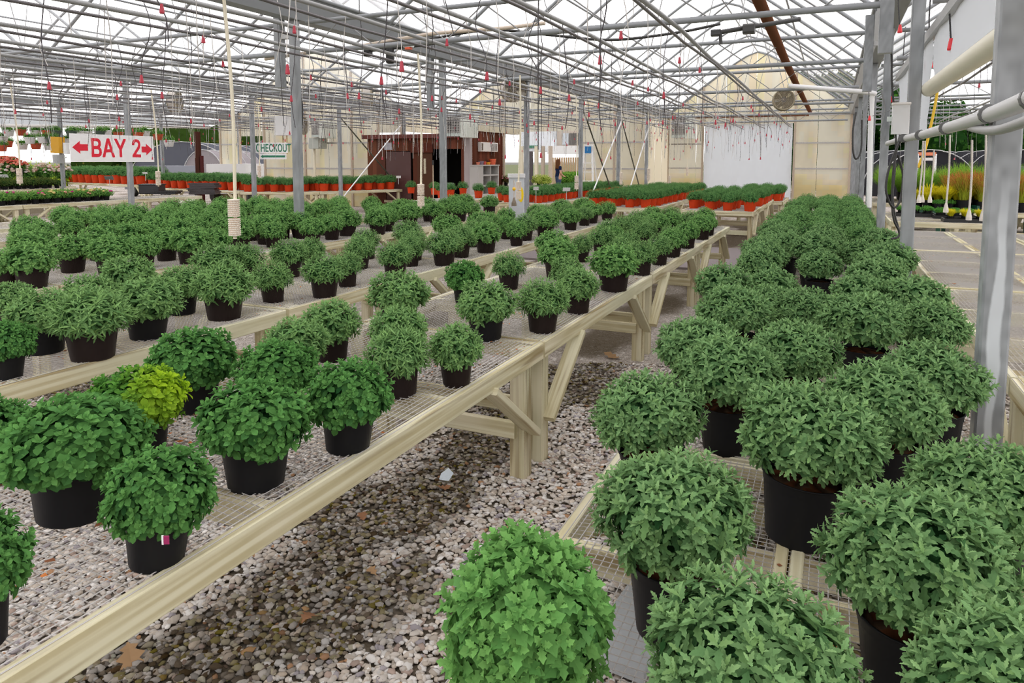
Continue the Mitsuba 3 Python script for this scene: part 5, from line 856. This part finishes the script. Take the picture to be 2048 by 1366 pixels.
mum_group('bedding_dark', flowering(340, 0.16, 0.09, 0.15, 0, [(0, 0, 0)], ((0.03, 0.075, 0.02), (0.10, 0.13, 0.035))), tiny_pot, tiny_soil, 'black_plastic')
mum_group('bush_rose', flowering(350, 0.34, 0.30, 0.5, 34, [(0.78, 0.62, 0.55), (0.70, 0.42, 0.38), (0.82, 0.78, 0.74), (0.62, 0.50, 0.36)], size=0.055), bp, bs, 'black_plastic')
mum_group('bush_salmon', flowering(360, 0.24, 0.16, 0.32, 26, [(0.80, 0.20, 0.14), (0.82, 0.30, 0.22)], size=0.05), bp, bs, 'black_plastic')
mum_group('bush_lime', flowering(370, 0.26, 0.30, 0.42, 0, [(0, 0, 0)], ((0.28, 0.42, 0.03), (0.50, 0.62, 0.06))), bp, bs, 'black_plastic')
for n_, y in enumerate(np.arange(7.35, 12.1, 0.25)):
    for k in range(4):
        nm = ('bedding_plain', 'bedding_pink', 'bedding_cream', 'bedding_plain')[int(rng.integers(4))]; key = thing('bedding_plant', {'bedding_plain': 'small green bedding plant', 'bedding_pink': 'small bedding plant with pink blooms', 'bedding_cream': 'small bedding plant with cream blooms'}[nm] + f' under the left sign, {("nearest", "second", "third", "back")[3 - k]} file, {ordinal(n_ + 1)} along', 'bedding plant', nm.replace('_', ' ') + ' plants under the left sign'); plant(key, nm, -17.5 + 0.26 * k + rng.normal() * 0.02, y, H1, rng.uniform(1.3, 1.6))
bench(-20.2, 8.0, 1.2, 2.45, 0.95, 'raised bench of dark bedding plants at the left edge', pitch=0.0762); bench(-20.2, 10.5, 1.2, 2.45, 0.95, 'raised bench of dark bedding plants behind the bay sign', pitch=0.0762)
for n_, y in enumerate(np.arange(8.2, 12.8, 0.34)):
    for k in range(3): key = thing('bedding_plant', f'dark bedding plant on the raised left bench, {("back", "middle", "front")[k]} file, {ordinal(n_ + 1)} from the left', 'bedding plant', 'dark bedding plants on the raised left bench'); plant(key, 'bedding_dark', -20.55 + 0.34 * k, y, 0.95, rng.uniform(1.1, 1.4))
bench(-24.4, 12.5, 1.4, 3.2, 0.85, 'outdoor bench of rose bushes at the far left', pitch=0.0762)
for i, y in enumerate(np.arange(12.8, 15.6, 0.62)):
    for j in range(2): key = thing('flower_bush', f'pale pink and cream rose bush, {("back", "front")[j]} file, {ordinal(i + 1)} from the left, far left bench', 'flower', 'rose bushes at the far left'); plant(key, 'bush_rose', -24.7 + 0.65 * j, y + 0.2 * j, 0.85, rng.uniform(0.85, 1.05))
for i, (u, v) in enumerate([(2, 322), (14, 324), (26, 325), (38, 326), (8, 318), (22, 319)]): p = at_depth(u, v, 22.5); key = thing('flower_bush', f'salmon-red flower clump at the far left edge, {ordinal([0, 2, 3, 5, 1, 4][i] + 1)} from the left', 'flower', 'salmon flowers at the far left'); plant(key, 'bush_salmon', p[0], p[1], max(0.9, p[2] - 0.35), 0.9)
m = Mesh(); p = at_depth(16, 335, 22.8); beam(m, (p[0] - 0.9, p[1], 0.45), (p[0] + 0.9, p[1], 0.45), 1.0, 0.9, (0.30, 0.26, 0.2)); solo('plinth', m.ply('matte'), 'low timber plinth under the salmon flowers at far left', 'plinth')
for i, (u, v) in enumerate([(28, 302), (33, 312), (78, 302), (98, 303), (6, 303), (120, 305), (55, 300)]): p = at_depth(u, v, 27 + (i % 3)); key = thing('lime_shrub', f'lime-yellow shrub behind the baskets, {ordinal(sorted([28, 33, 78, 98, 6, 120, 55]).index(u) + 1)} from the left', 'shrub', 'lime shrubs at the far left'); plant(key, 'bush_lime', p[0], p[1], 0.0, 1.4, sz=2.4)
for nm, col in (('white', (0.72, 0.72, 0.72)), ('terracotta', (0.52, 0.075, 0.03)), ('green', (0.06, 0.09, 0.07))):
    m = Mesh(); lathe(m, [(0, 0), (0.10, 0), (0.135, 0.15), (0.145, 0.15), (0.145, 0.17), (0.12, 0.16), (0, 0.13)], 14, col); fo = flowering(400 + len(nm), 0.16, 0.10, 0.20, 0, [(0, 0, 0)]); w = Mesh()
    for k in range(3): a = k * 2.094; tube(w, [(0.14 * math.cos(a), 0.14 * math.sin(a), 0.16), (0, 0, 0.52)], 0.003, 3, (0.5, 0.5, 0.5))
    tube(w, [(0, 0, 0.5), (0, 0, 0.95)], 0.003, 3, (0.5, 0.5, 0.5)); scene['basket_' + nm] = {'type': 'shapegroup', 'pot': m.ply('paint', True), 'foliage': fo.ply('leaf'), 'hanger': w.ply('paint')}
BK = [(17, 266, 'white'), (42, 265, 'terracotta'), (72, 267, 'white'), (95, 267, 'terracotta'), (112, 267, 'green'), (143, 268, 'green'), (158, 268, 'white'), (174, 269, 'white'), (200, 268, 'green'), (212, 267, 'white'), (237, 270, 'terracotta'), (276, 271, 'terracotta'), (290, 268, 'white'), (316, 274, 'terracotta'), (5, 279, 'white'), (15, 288, 'terracotta'), (3, 296, 'terracotta'), (45, 293, 'white'), (60, 281, 'white'), (72, 292, 'terracotta'), (98, 294, 'white'), (104, 280, 'green'), (338, 287, 'white'), (136, 283, 'white'), (86, 280, 'white')]
for i, (u, v, c) in enumerate(sorted(BK)):
    p = at_depth(u, v, 21.5 + (i % 3) * 0.5); key = thing('hanging_basket', f'{c.replace("green", "dark green")} hanging basket, {ordinal(i + 1)} from the left under the far left curtain', 'hanging basket', 'hanging baskets at the far left'); plant(key, 'basket_' + c, p[0], p[1], p[2] - 0.1, 1.15)
t = thing('yellow_machine', 'orange-yellow cover and grey drum on a post left of the bay sign', 'machine'); c = at_depth(116, 290, 17.5)
m = Mesh(); beam(m, c - UP * 0.20 - RIGHT * 0.02, c + UP * 0.20, 0.22, 0.26, (0.62, 0.32, 0.02), up=RIGHT, cut=0.03); part(t, 'cover', m.ply('paint')); m = Mesh(); lathe(m, [(0, 0), (0.13, 0), (0.13, 0.22), (0, 0.22)], 14, (0.33, 0.34, 0.34), c - UP * 0.46); part(t, 'drum', m.ply('paint', False))
m = Mesh(); tube(m, [(c[0], c[1] + 0.05, 0), (c[0], c[1] + 0.05, c[2])], 0.03, 8, GREY); part(t, 'pole', m.ply('steel', True)); q = at_depth(133, 297, 17.4); m = Mesh(); beam(m, q - UP * 0.14, q + UP * 0.14, 0.12, 0.1, (0.75, 0.74, 0.72), up=RIGHT, cut=0.01); part(t, 'box', m.ply('paint'), 'white box')
c = on_z(300, 388, H1); t = thing('tote', 'large black plastic tote on the mostly bare trestle', 'tote'); q = c + FH * 0.2; m = Mesh(); beam(m, q - RIGHT * 0.33 + UP * 0.14, q + RIGHT * 0.27 + UP * 0.14, 0.42, 0.28, (0.02, 0.02, 0.022), cut=0.02); part(t, 'body', m.ply('paint')); m = Mesh(); beam(m, q - RIGHT * 0.35 + UP * 0.28, q + RIGHT * 0.29 + UP * 0.28, 0.46, 0.03, (0.015, 0.015, 0.017), cut=0.008); part(t, 'rim', m.ply('paint'))
for k in range(2): q = on_z(330, 388, H1) + RIGHT * (0.05 * k) + FH * 0.05; tray('plant_tray', q + UP * 0.055 * k, 0.75, 0.36, 0.05, f'flat black plastic tray beside the black tote, {("lower", "upper")[k]} of two', rot=math.degrees(PSI))
for k in range(7): q = on_z(402, 389, H1) + FH * 0.25 + RIGHT * rng.normal() * 0.02; tray('plant_tray', q + UP * 0.048 * k, 0.78, 0.42, 0.045, f'dark grey cell tray, {ordinal(7 - k)} from the top of the stack beside the trestle', (0.045, 0.038, 0.040), math.degrees(PSI) + rng.normal() * 3)
t = thing('wooden_post', 'dark brown weathered timber post standing outside left of the end wall', 'post'); p = at_depth(397, 330, 25.0); m = Mesh(); beam(m, (p[0], p[1], 0), (p[0], p[1], 2.75), 0.20, 0.16, (0.075, 0.03, 0.022), up=RIGHT, cut=0.02); part(t, 'shaft', m.ply('matte')); m = Mesh(); beam(m, (p[0] + 0.17, p[1], 0), (p[0] + 0.17, p[1], 1.9), 0.08, 0.1, (0.10, 0.03, 0.03), up=RIGHT); part(t, 'side_board', m.ply('matte'))
# ------------------------------------------------------------------ outside: trees, tunnels, vehicles, a person
def tree(u, vtop, zc, W, lab, col=((0.015, 0.055, 0.012), (0.05, 0.14, 0.02)), n=2600, seed=0, squash=1.0):
    g = np.random.default_rng(seed); p = at_depth(u, vtop, zc); H = float(p[2]); t = thing('tree', lab, 'tree', 'trees behind the greenhouse'); m = Mesh(); tube(m, [(p[0], p[1], 0), (p[0] + 0.2, p[1], H * 0.4), (p[0], p[1], H * 0.75)], [0.22, 0.17, 0.06], 8, (0.09, 0.07, 0.05)); part(t, 'trunk', m.ply('matte', True))
    k = 14; c = np.column_stack([g.normal(size=k) * W * 0.30, g.normal(size=k) * W * 0.25, H * g.uniform(0.10, 0.80, k)]); r = W * g.uniform(0.20, 0.32, k) * (1.15 - 0.4 * c[:, 2] / H); c[:, 2] = np.minimum(c[:, 2], H - r * squash); i = g.integers(k, size=n); d = g.normal(size=(n, 3)); d /= np.linalg.norm(d, axis=1, keepdims=True)
    q = c[i] + d * (r[i] * g.uniform(0.75, 1.03, n))[:, None] * [1, 1, squash] + [p[0], p[1], 0]; L = 0.34 * g.uniform(0.6, 1.3, n); a = np.cross(d, g.normal(size=(n, 3))); a /= np.linalg.norm(a, axis=1, keepdims=True); b = np.cross(d, a) + 0.5 * d; lv, lf = leaf_shape('low')
    v = q[:, None] + L[:, None, None] * (lv[:, 0, None] * a[:, None] + lv[:, 1, None] * 1.6 * b[:, None] + lv[:, 2, None] * d[:, None]); cc = np.asarray(col[0]) + (np.asarray(col[1]) - np.asarray(col[0])) * g.random((n, 1)); m = Mesh(); m.add(v.reshape(-1, 3), (lf[None] + len(lv) * np.arange(n)[:, None, None]).reshape(-1, 3), np.repeat(cc, len(lv), axis=0))
    for j in range(k): blob(m, c[j] + [p[0], p[1], 0], r[j] * 0.8, col[0], 1, 0.2, seed + j)
    part(t, 'crown', m.ply('leaf'))
for i, (u, vt, zc, W, lab) in enumerate([(1570, 108, 56, 6.5, 'dark tree behind the main gable, seen just right of its peak'), (1625, 122, 56, 6.5, 'broad dark tree above the right slope of the main gable'), (1680, 132, 54, 7, 'tall tree above the right end of the far wall'), (1745, 170, 56, 7, 'tree behind the far right posts'),
        (1870, 188, 54, 7, 'dark tree behind the grasses, right of the second right post'), (1935, 235, 54, 7, 'dark spreading tree behind the grasses, left of the nearest post'), (1990, 245, 56, 8, 'dark tree beyond the nearest right post'), (2060, 250, 54, 8, 'tree at the right frame edge'), (1815, 230, 58, 7, 'tree between the first and second right posts')]): tree(u, vt, zc, W, lab, seed=500 + i)
for i, (u, vt, zc, W) in enumerate([(345, 253, 88, 13), (400, 255, 88, 13), (300, 262, 90, 13), (455, 258, 88, 12)]): tree(u, vt, zc, W, f'low autumn-green tree on the skyline behind the dark tunnels, {ordinal(i + 1)} planted', ((0.03, 0.06, 0.012), (0.16, 0.15, 0.03)), 1500, 540 + i, 0.7); labels[[k for k in labels if k.startswith('tree')][-1]]['label'] = 'distant tree on the left skyline ' + ('left of the middle', 'right of the middle', 'at the left end', 'at the right end')[i] + ' over the tunnels'
def tunnel(u0, u1, vtop, zc, length, lab, cover=(0.028, 0.028, 0.034), skew=0.0):
    a, b = at_depth(u0, vtop, zc), at_depth(u1, vtop, zc); c = (a + b) / 2; W = np.linalg.norm(b - a) / 2; H = float(c[2]); t = thing('hoop_house', lab, 'hoop house'); th = np.linspace(0, math.pi, 15); dd = FH * math.cos(skew) + RIGHT * math.sin(skew)
    prof = np.stack([np.cos(th) * W, np.sin(th) ** 0.8 * H], 1); P = lambda s: np.array([[c[0], c[1], 0] + RIGHT * x + UP * z + dd * s for x, z in prof]); m = Mesh(); v = np.vstack([P(0.1), P(length)]); n = len(prof); m.add(v, [[i, i + 1, n + i + 1, n + i] for i in range(n - 1)], cover); m.add(P(0.1), [[0, i, i + 1] for i in range(1, n - 1)], cover); part(t, 'cover', m.ply('matte'))
    for s in np.linspace(0, length, 6): m = Mesh(); tube(m, P(s) + UP * 0.02, 0.026, 5, (0.45, 0.46, 0.46)); part(t, 'hoop', m.ply('steel', True))
tunnel(1760, 1960, 300, 34, 8, 'black shade-cloth hoop house with white ribs behind the grasses'); tunnel(1970, 2130, 300, 37, 8, 'second hoop house behind the nearest right post')
tunnel(255, 470, 284, 46, 12, 'long dark shade tunnel outside on the left', (0.10, 0.105, 0.125)); tunnel(475, 640, 276, 62, 14, 'dark shade tunnel seen through the left end wall opening', (0.10, 0.105, 0.125)); tunnel(360, 450, 300, 38, 6, 'pale grey low tunnel before the dark tunnels', (0.30, 0.27, 0.27))
def vehicle(u, v, zc, L, H, face, lab, col, cat):
    c = at_depth(u, v, zc); c[2] = 0; a = np.asarray(face, float) / np.linalg.norm(face); s = np.cross(UP, a); t = thing(cat, lab, cat); w = 0.85
    prof = [(-L / 2, 0.35), (-L / 2, H * 0.62), (-L * 0.30, H * 0.66), (-L * 0.18, H), (L * 0.34, H), (L / 2, H * 0.6), (L / 2, 0.35)] if cat == 'car' else [(-L / 2, 0.4), (-L / 2, H), (L * 0.18, H), (L * 0.30, H * 0.72), (L / 2, H * 0.55), (L / 2, 0.4)]
    n = len(prof); v_ = np.array([c + a * x + s * y + UP * z for y in (-w, w) for x, z in prof]); m = Mesh(); m.add(v_, [[i, (i + 1) % n, n + (i + 1) % n, n + i] for i in range(n)], col)
    for o in (0, n): m.add(v_[o:o + n], [[0, i, i + 1] for i in range(1, n - 1)], col)
    part(t, 'body', m.ply('paint'))
    for y in (-w - 0.01, w + 0.01): m = Mesh(); x0, x1 = (-L * 0.16, L * 0.30) if cat == 'car' else (L * 0.0, L * 0.2); z0, z1 = H * 0.66, H * 0.93; m.add([c + a * x0 + s * y + UP * z0, c + a * x1 + s * y + UP * z0, c + a * (x1 - 0.2) + s * y + UP * z1, c + a * (x0 + 0.1) + s * y + UP * z1], [[0, 1, 2, 3]], (0.03, 0.04, 0.05)); part(t, 'window', m.ply('paint'))
    for x in (-L * 0.32, L * 0.32):
        for y in (-w, w): m = Mesh(); tube(m, [c + a * x + s * (y - 0.1) + UP * 0.34, c + a * x + s * (y + 0.1) + UP * 0.34], 0.34, 14, (0.02, 0.02, 0.02)); part(t, 'wheel', m.ply('paint'))
vehicle(1972, 320, 50, 5.2, 2.2, RIGHT * 0.25 - FH, 'white van parked outside beyond the nearest right post', (0.75, 0.76, 0.78), 'van'); vehicle(2045, 322, 27, 4.4, 1.5, RIGHT, 'dark car at the right edge outside', (0.05, 0.05, 0.055), 'car')
vehicle(330, 325, 34, 4.2, 1.5, RIGHT * 0.8 - FH * 0.5, 'dark grey car outside, right of the bay sign', (0.10, 0.11, 0.13), 'car'); vehicle(497, 318, 30, 3.6, 1.6, FH + RIGHT * 0.15, 'white van seen through the left wall opening', (0.70, 0.70, 0.66), 'van')
t = thing('barrier', 'orange and white barrier frame behind the grasses', 'barrier'); a, b = at_depth(1836, 308, 30), at_depth(1872, 308, 30); m = Mesh(); beam(m, a, b, 0.04, 0.14, (0.75, 0.22, 0.10)); part(t, 'board', m.ply('paint'), 'orange board'); m = Mesh(); beam(m, a - UP * 0.22, b - UP * 0.22, 0.04, 0.12, (0.75, 0.72, 0.70)); part(t, 'board', m.ply('paint'))
for q in (a, b): m = Mesh(); beam(m, q, (q[0], q[1], 0), 0.06, 0.06, WHITE, up=RIGHT); part(t, 'leg', m.ply('paint'))
# what shows through the far opening: a white building, its posts, a fence, plants and a woman
t = thing('white_building', 'white building with a dark slatted upper window outside the far opening', 'building'); by = 42.0; f4 = lambda u, v: on_y(u, v, by); a, b = f4(1040, 262), f4(1108, 302); m = Mesh(); box(m, (a[0], by, b[2]), (b[0], by + 3, a[2] + 1.5), (0.70, 0.73, 0.78)); part(t, 'wall', m.ply('matte')); a, b = f4(1108, 262), f4(1170, 292); m = Mesh(); box(m, (a[0], by + 0.5, b[2]), (b[0], by + 3, a[2] + 1.5), (0.52, 0.46, 0.40)); part(t, 'upper_wall', m.ply('matte'))
for u0, u1, col in ((1120, 1132, (0.50, 0.55, 0.60)), (1134, 1165, (0.10, 0.09, 0.085))): a, b = f4(u0, 266), f4(u1, 289); m = Mesh(); box(m, (a[0], by + 0.42, b[2]), (b[0], by + 0.5, a[2]), col); part(t, 'window', m.ply('paint'))
a, b = f4(1100, 292), f4(1175, 308); m = Mesh(); box(m, (a[0], by - 0.5, b[2]), (b[0], by + 0.4, a[2]), (0.75, 0.74, 0.74)); part(t, 'awning', m.ply('matte'), 'white awning'); a, b = f4(1058, 291), f4(1076, 296); m = Mesh(); box(m, (a[0], by - 0.1, b[2]), (b[0], by, a[2]), (0.03, 0.16, 0.10)); part(t, 'sign_strip', m.ply('paint'), 'green strip'); a, b = f4(1053, 303), f4(1066, 345); m = Mesh(); box(m, (a[0], by - 0.05, 0), (b[0], by, a[2]), (0.05, 0.04, 0.04)); part(t, 'door', m.ply('paint'))
for u, col in ((1043, (0.6, 0.55, 0.42)), (1073, (0.62, 0.57, 0.44)), (1086, (0.40, 0.34, 0.28)), (1101, (0.45, 0.38, 0.30))): q = on_y(u, 300, 38.0); m = Mesh(); box(m, (q[0] - 0.09, 37.9, 0), (q[0] + 0.09, 38.1, 2.6), col); part(t, 'porch_post', m.ply('matte'))
t = thing('fence', 'tan picket fence outside behind the woman', 'fence'); fy = 48.0
for u in np.arange(1106, 1172, 4.5): q = on_y(u, 312, fy); m = Mesh(); box(m, (q[0] - 0.06, fy - 0.02, 0), (q[0] + 0.06, fy + 0.02, 2.0), (0.52, 0.38, 0.22)); part(t, 'picket', m.ply('matte'))
def person():
    import manifold3d as mf
    base = on_y(1117, 330, 33.0); k = mf.Manifold; S = lambda c, r: k.sphere(r, 20).translate(c); bone = lambda a, ra, b, rb: k.batch_hull([S(a, ra), S(b, rb)])
    B = [bone((-0.09, 0, 0.92), .12, (-0.10, 0.02, 0.50), .075), bone((-0.10, 0.02, 0.50), .07, (-0.10, 0.05, 0.09), .045), bone((0.09, 0, 0.92), .12, (0.10, -0.02, 0.50), .075), bone((0.10, -0.02, 0.50), .07, (0.10, 0.0, 0.09), .045), bone((-0.10, 0.05, 0.07), .045, (-0.11, -0.12, 0.05), .04), bone((0.10, 0, 0.07), .045, (0.12, -0.17, 0.05), .04),
         k.batch_hull([S((-0.08, 0, 0.95), .12), S((0.08, 0, 0.95), .12), S((-0.06, 0, 1.15), .10), S((0.06, 0, 1.15), .10)]), k.batch_hull([S((-0.06, 0, 1.12), .10), S((0.06, 0, 1.12), .10), S((-0.14, 0, 1.38), .075), S((0.14, 0, 1.38), .075)]), bone((0, 0, 1.40), .06, (0, -0.02, 1.53), .05), bone((0, -0.03, 1.60), .095, (0, -0.01, 1.66), .10), bone((0, -0.11, 1.60), .02, (0, -0.13, 1.58), .016),
         bone((-0.19, 0, 1.38), .055, (-0.25, 0.02, 1.10), .042), bone((-0.25, 0.02, 1.10), .04, (-0.20, -0.16, 0.95), .03), bone((0.19, 0, 1.38), .055, (0.26, -0.02, 1.12), .042), bone((0.26, -0.02, 1.12), .04, (0.18, -0.22, 1.16), .03)]
    for hx, hy, hz in ((-0.20, -0.17, 0.94), (0.17, -0.24, 1.17)):
        B.append(bone((hx, hy, hz), .028, (hx, hy - 0.06, hz - 0.01), .024))
        for j in range(4): B.append(bone((hx - 0.024 + 0.016 * j, hy - 0.07, hz - 0.01), .009, (hx - 0.026 + 0.017 * j, hy - 0.12 - 0.008 * (j in (1, 2)), hz - 0.035), .007))
        B.append(bone((hx + (0.03 if hx < 0 else -0.03), hy - 0.02, hz), .010, (hx + (0.05 if hx < 0 else -0.05), hy - 0.06, hz - 0.01), .008))
    body = B[0]
    for x in B[1:]: body = body + x
    me = body.refine_to_length(0.03).to_mesh(); v, f = np.array(me.vert_properties[:, :3]), np.array(me.tri_verts); tm = trimesh.Trimesh(v, f, process=False); trimesh.smoothing.filter_taubin(tm, iterations=6); v = np.array(tm.vertices)
    skin, navy, jean = np.array([0.50, 0.30, 0.21]), np.array([0.012, 0.018, 0.045]), np.array([0.05, 0.07, 0.12]); c = np.where((v[:, 2:] > 1.44) | ((np.abs(v[:, :1]) > 0.16) & (v[:, 2:] < 1.24) & (v[:, 2:] > 0.8)), skin, np.where(v[:, 2:] > 0.93, navy, jean)); c[v[:, 2] < 0.10] = (0.03, 0.03, 0.03)
    a = 2.5; Rz = np.array([[math.cos(a), -math.sin(a), 0], [math.sin(a), math.cos(a), 0], [0, 0, 1]]); put = lambda x: x @ Rz.T * 1.03 + [base[0], base[1], 0.0]
    t = thing('person', 'person in a navy top with long brown hair standing outside the far opening', 'person'); m = Mesh(); m.add(put(v), f, c); part(t, 'body', m.ply('matte', True))
    hair = bone((0, 0.02, 1.66), .118, (0, 0.07, 1.38), .10) + bone((-0.07, 0.03, 1.62), .06, (-0.10, 0.05, 1.32), .05) + bone((0.07, 0.03, 1.62), .06, (0.10, 0.05, 1.34), .05); me = hair.refine_to_length(0.04).to_mesh(); m = Mesh(); hv = np.array(me.vert_properties[:, :3]); hv = hv * (1 + 0.05 * (meshkit.noise(hv * 25)[:, None] - 0.5)); m.add(put(hv), np.array(me.tri_verts), (0.10, 0.045, 0.022)); part(t, 'hair', m.ply('matte', True))
person()
mum_group('yard_plant', dome(600, 0.45, 0.35, 0.4, 90, 7, 0.16, 'low', (0.06, 0.20, 0.03), (0.20, 0.38, 0.06)), bp, bs, 'black_plastic'); mum_group('yard_lime', dome(601, 0.4, 0.28, 0.4, 90, 7, 0.16, 'low', (0.22, 0.36, 0.03), (0.55, 0.60, 0.16)), bp, bs, 'black_plastic')
mum_group('yard_pink', flowering(602, 0.35, 0.25, 0.4, 14, [(0.66, 0.30, 0.36)], ((0.06, 0.07, 0.02), (0.16, 0.12, 0.04)), 0.05), bp, bs, 'black_plastic')
bench(-9.6, 22.6, 1.2, 1.5, 0.80, 'bench of lime and pink plants at the far opening', pitch=0.0762); bench(-10.9, 22.6, 1.2, 1.5, 0.80, 'bench of pink-flowered plants at the left of the far opening', pitch=0.0762)
for i, (g, x, y) in enumerate([('yard_lime', -9.2, 22.9), ('yard_lime', -9.6, 23.3), ('yard_lime', -10.05, 22.9), ('yard_pink', -10.5, 22.9), ('yard_pink', -10.9, 23.3), ('yard_pink', -11.3, 22.9)]): key = thing('leafy_plant', ('lime-green leafy plant, ' if 'lime' in g else 'pink-flowered bronze plant, ') + ['rightmost', 'middle one', 'left one', 'right one', 'middle one', 'leftmost'][i] + ' of three at the far opening', 'potted plant'); plant(key, g, x, y, 0.80, 0.62)
for i in range(14): q = on_y(1128 + 3.4 * i, 335, 40 + (i % 4) * 1.2); key = thing('leafy_plant', f'green nursery plant in the yard beyond the opening, {ordinal(i + 1)} from the left', 'potted plant', 'nursery plants in the yard'); plant(key, 'yard_plant', q[0], q[1], 0.25, 1.1)
t = thing('yard_bench', 'low outdoor growing bed beyond the far opening', 'bed'); q = on_y(1150, 335, 41.5); m = Mesh(); box(m, (q[0] - 2.0, 39.2, 0), (q[0] + 2.0, 45.2, 0.25), (0.15, 0.12, 0.09)); part(t, 'bed', m.ply('matte'))
# ------------------------------------------------------------------ litter
def dead_leaf(c, s, seed, col, lab):
    import shapely.geometry as sg
    g = np.random.default_rng(seed); lv, lf = leaf_shape('lobed'); v = (lv - [0.5, 0, 0]) * [2.2 * s, 2.9 * s, 1.2 * s]; v[:, 2] += 0.3 * s * np.sin(v[:, 0] / s * 2 + seed); th = g.random() * 6.28; R = np.array([[math.cos(th), -math.sin(th), 0], [math.sin(th), math.cos(th), 0], [0, 0, 1]])
    m = Mesh(); m.add(v @ R.T + c + UP * 0.035, lf, col); solo('fallen_leaf', m.ply('matte'), lab, 'leaf')
for i, (u, v, s, lab) in enumerate([(622, 1250, 0.045, 'brown fallen leaf on the gravel near the long bench rail'), (262, 1330, 0.05, 'tan fallen leaf on the gravel at the bottom left of the aisle'), (888, 985, 0.035, 'brown fallen leaf on the dark gravel beside the scrap of white paper'), (1224, 717, 0.075, 'broad reddish-brown fallen leaf under the second bench'), (725, 1045, 0.03, 'small tan fallen leaf on mossy gravel'), (742, 1158, 0.03, 'orange-brown fallen leaf on mossy gravel')]): dead_leaf(on_z(u, v, 0.0), s, 700 + i, (0.30, 0.15, 0.09) if i % 2 == 0 else (0.40, 0.25, 0.14), lab)
c = on_z(892, 969, 0); m = Mesh(); m.add([c + [-0.03, -0.02, 0.03], c + [0.03, -0.025, 0.035], c + [0.035, 0.02, 0.06], c + [-0.005, 0.035, 0.075], c + [-0.035, 0.01, 0.05]], [[0, 1, 2], [0, 2, 3], [0, 3, 4]], (0.62, 0.68, 0.74)); solo('paper_scrap', m.ply('matte'), 'crumpled pale blue-white paper scrap on the dark gravel', 'paper')
def flakes(n, X, Y, z, seed, lab):
    g = np.random.default_rng(seed); P = np.column_stack([g.uniform(*X, n), g.uniform(*Y, n), np.full(n, z)]); cl = meshkit.noise(P * [3, 2, 0] + 5); P = P[cl > 0.42]; n = len(P); a = g.random((n, 1)) * 6.28 + np.array([[0, 1.6, 3.1, 4.7]]); r = g.uniform(0.003, 0.010, (n, 4)) * (1 + (g.random((n, 1)) < 0.12)); v = np.stack([r * np.cos(a), r * np.sin(a), 0.004 * g.random((n, 4))], -1) + P[:, None]; c = np.where(g.random((n, 1)) < 0.6, [[0.48, 0.17, 0.05]], [[0.30, 0.12, 0.06]]) * g.uniform(0.7, 1.3, (n, 1))
    m = Mesh(); m.add(v.reshape(-1, 3), (np.array([[0, 1, 2], [0, 2, 3]])[None] + 4 * np.arange(n)[:, None, None]).reshape(-1, 3), np.repeat(c, 4, axis=0)); k = solo('leaf_litter', m.ply('matte'), lab, 'litter'); labels[k]['kind'] = 'stuff'
flakes(520, (-2.5, -1.4), (0.6, 3.3), H1 + 0.001, 1, 'scattered orange-brown leaf bits on the long aisle bench'); flakes(200, (-2.5, -1.4), (3.5, 5.8), H1 + 0.001, 2, 'scattered leaf bits on the second aisle bench'); flakes(160, (-4.3, -3.25), (1.6, 5.5), H1 + 0.001, 3, 'scattered leaf bits on the second bench row'); flakes(160, (-0.7, 0.5), (1.2, 3.5), H2 + 0.001, 4, 'scattered leaf bits on the low right bench'); flakes(120, (0.9, 2.0), (6.3, 8.4), H1 + 0.001, 5, 'scattered leaf bits on the empty right wire bench')
a, b = on_z(1438, 1012, 0.0), on_z(1222, 1362, 0.0); t = thing('grey_plank', 'pale blue-grey plank lying on the gravel under the low right bench', 'plank'); m = Mesh(); beam(m, a + UP * 0.05, b + UP * 0.05, 0.22, 0.04, (0.46, 0.47, 0.50), cut=0.004); part(t, 'plank', m.ply('matte'))
for u, v, dx, lab in ((770, 806, 0.0, 'tiny magenta plant label in the black pot nearest the bench rail'), (333, 1080, 0.0, 'tiny white and magenta plant label in the front-left pot')): c = at_depth(u, v, 2.36 if u > 700 else 1.46); t = thing('plant_label', lab, 'label'); m = Mesh(); beam(m, c - UP * 0.009, c + UP * 0.009, 0.011, 0.002, (0.30, 0.01, 0.10), up=FH); part(t, 'card', m.ply('paint')); m = Mesh(); beam(m, c - UP * 0.010 - RIGHT * 0.008, c + UP * 0.010 - RIGHT * 0.008, 0.004, 0.002, WHITE, up=FH); part(t, 'edge', m.ply('paint'))
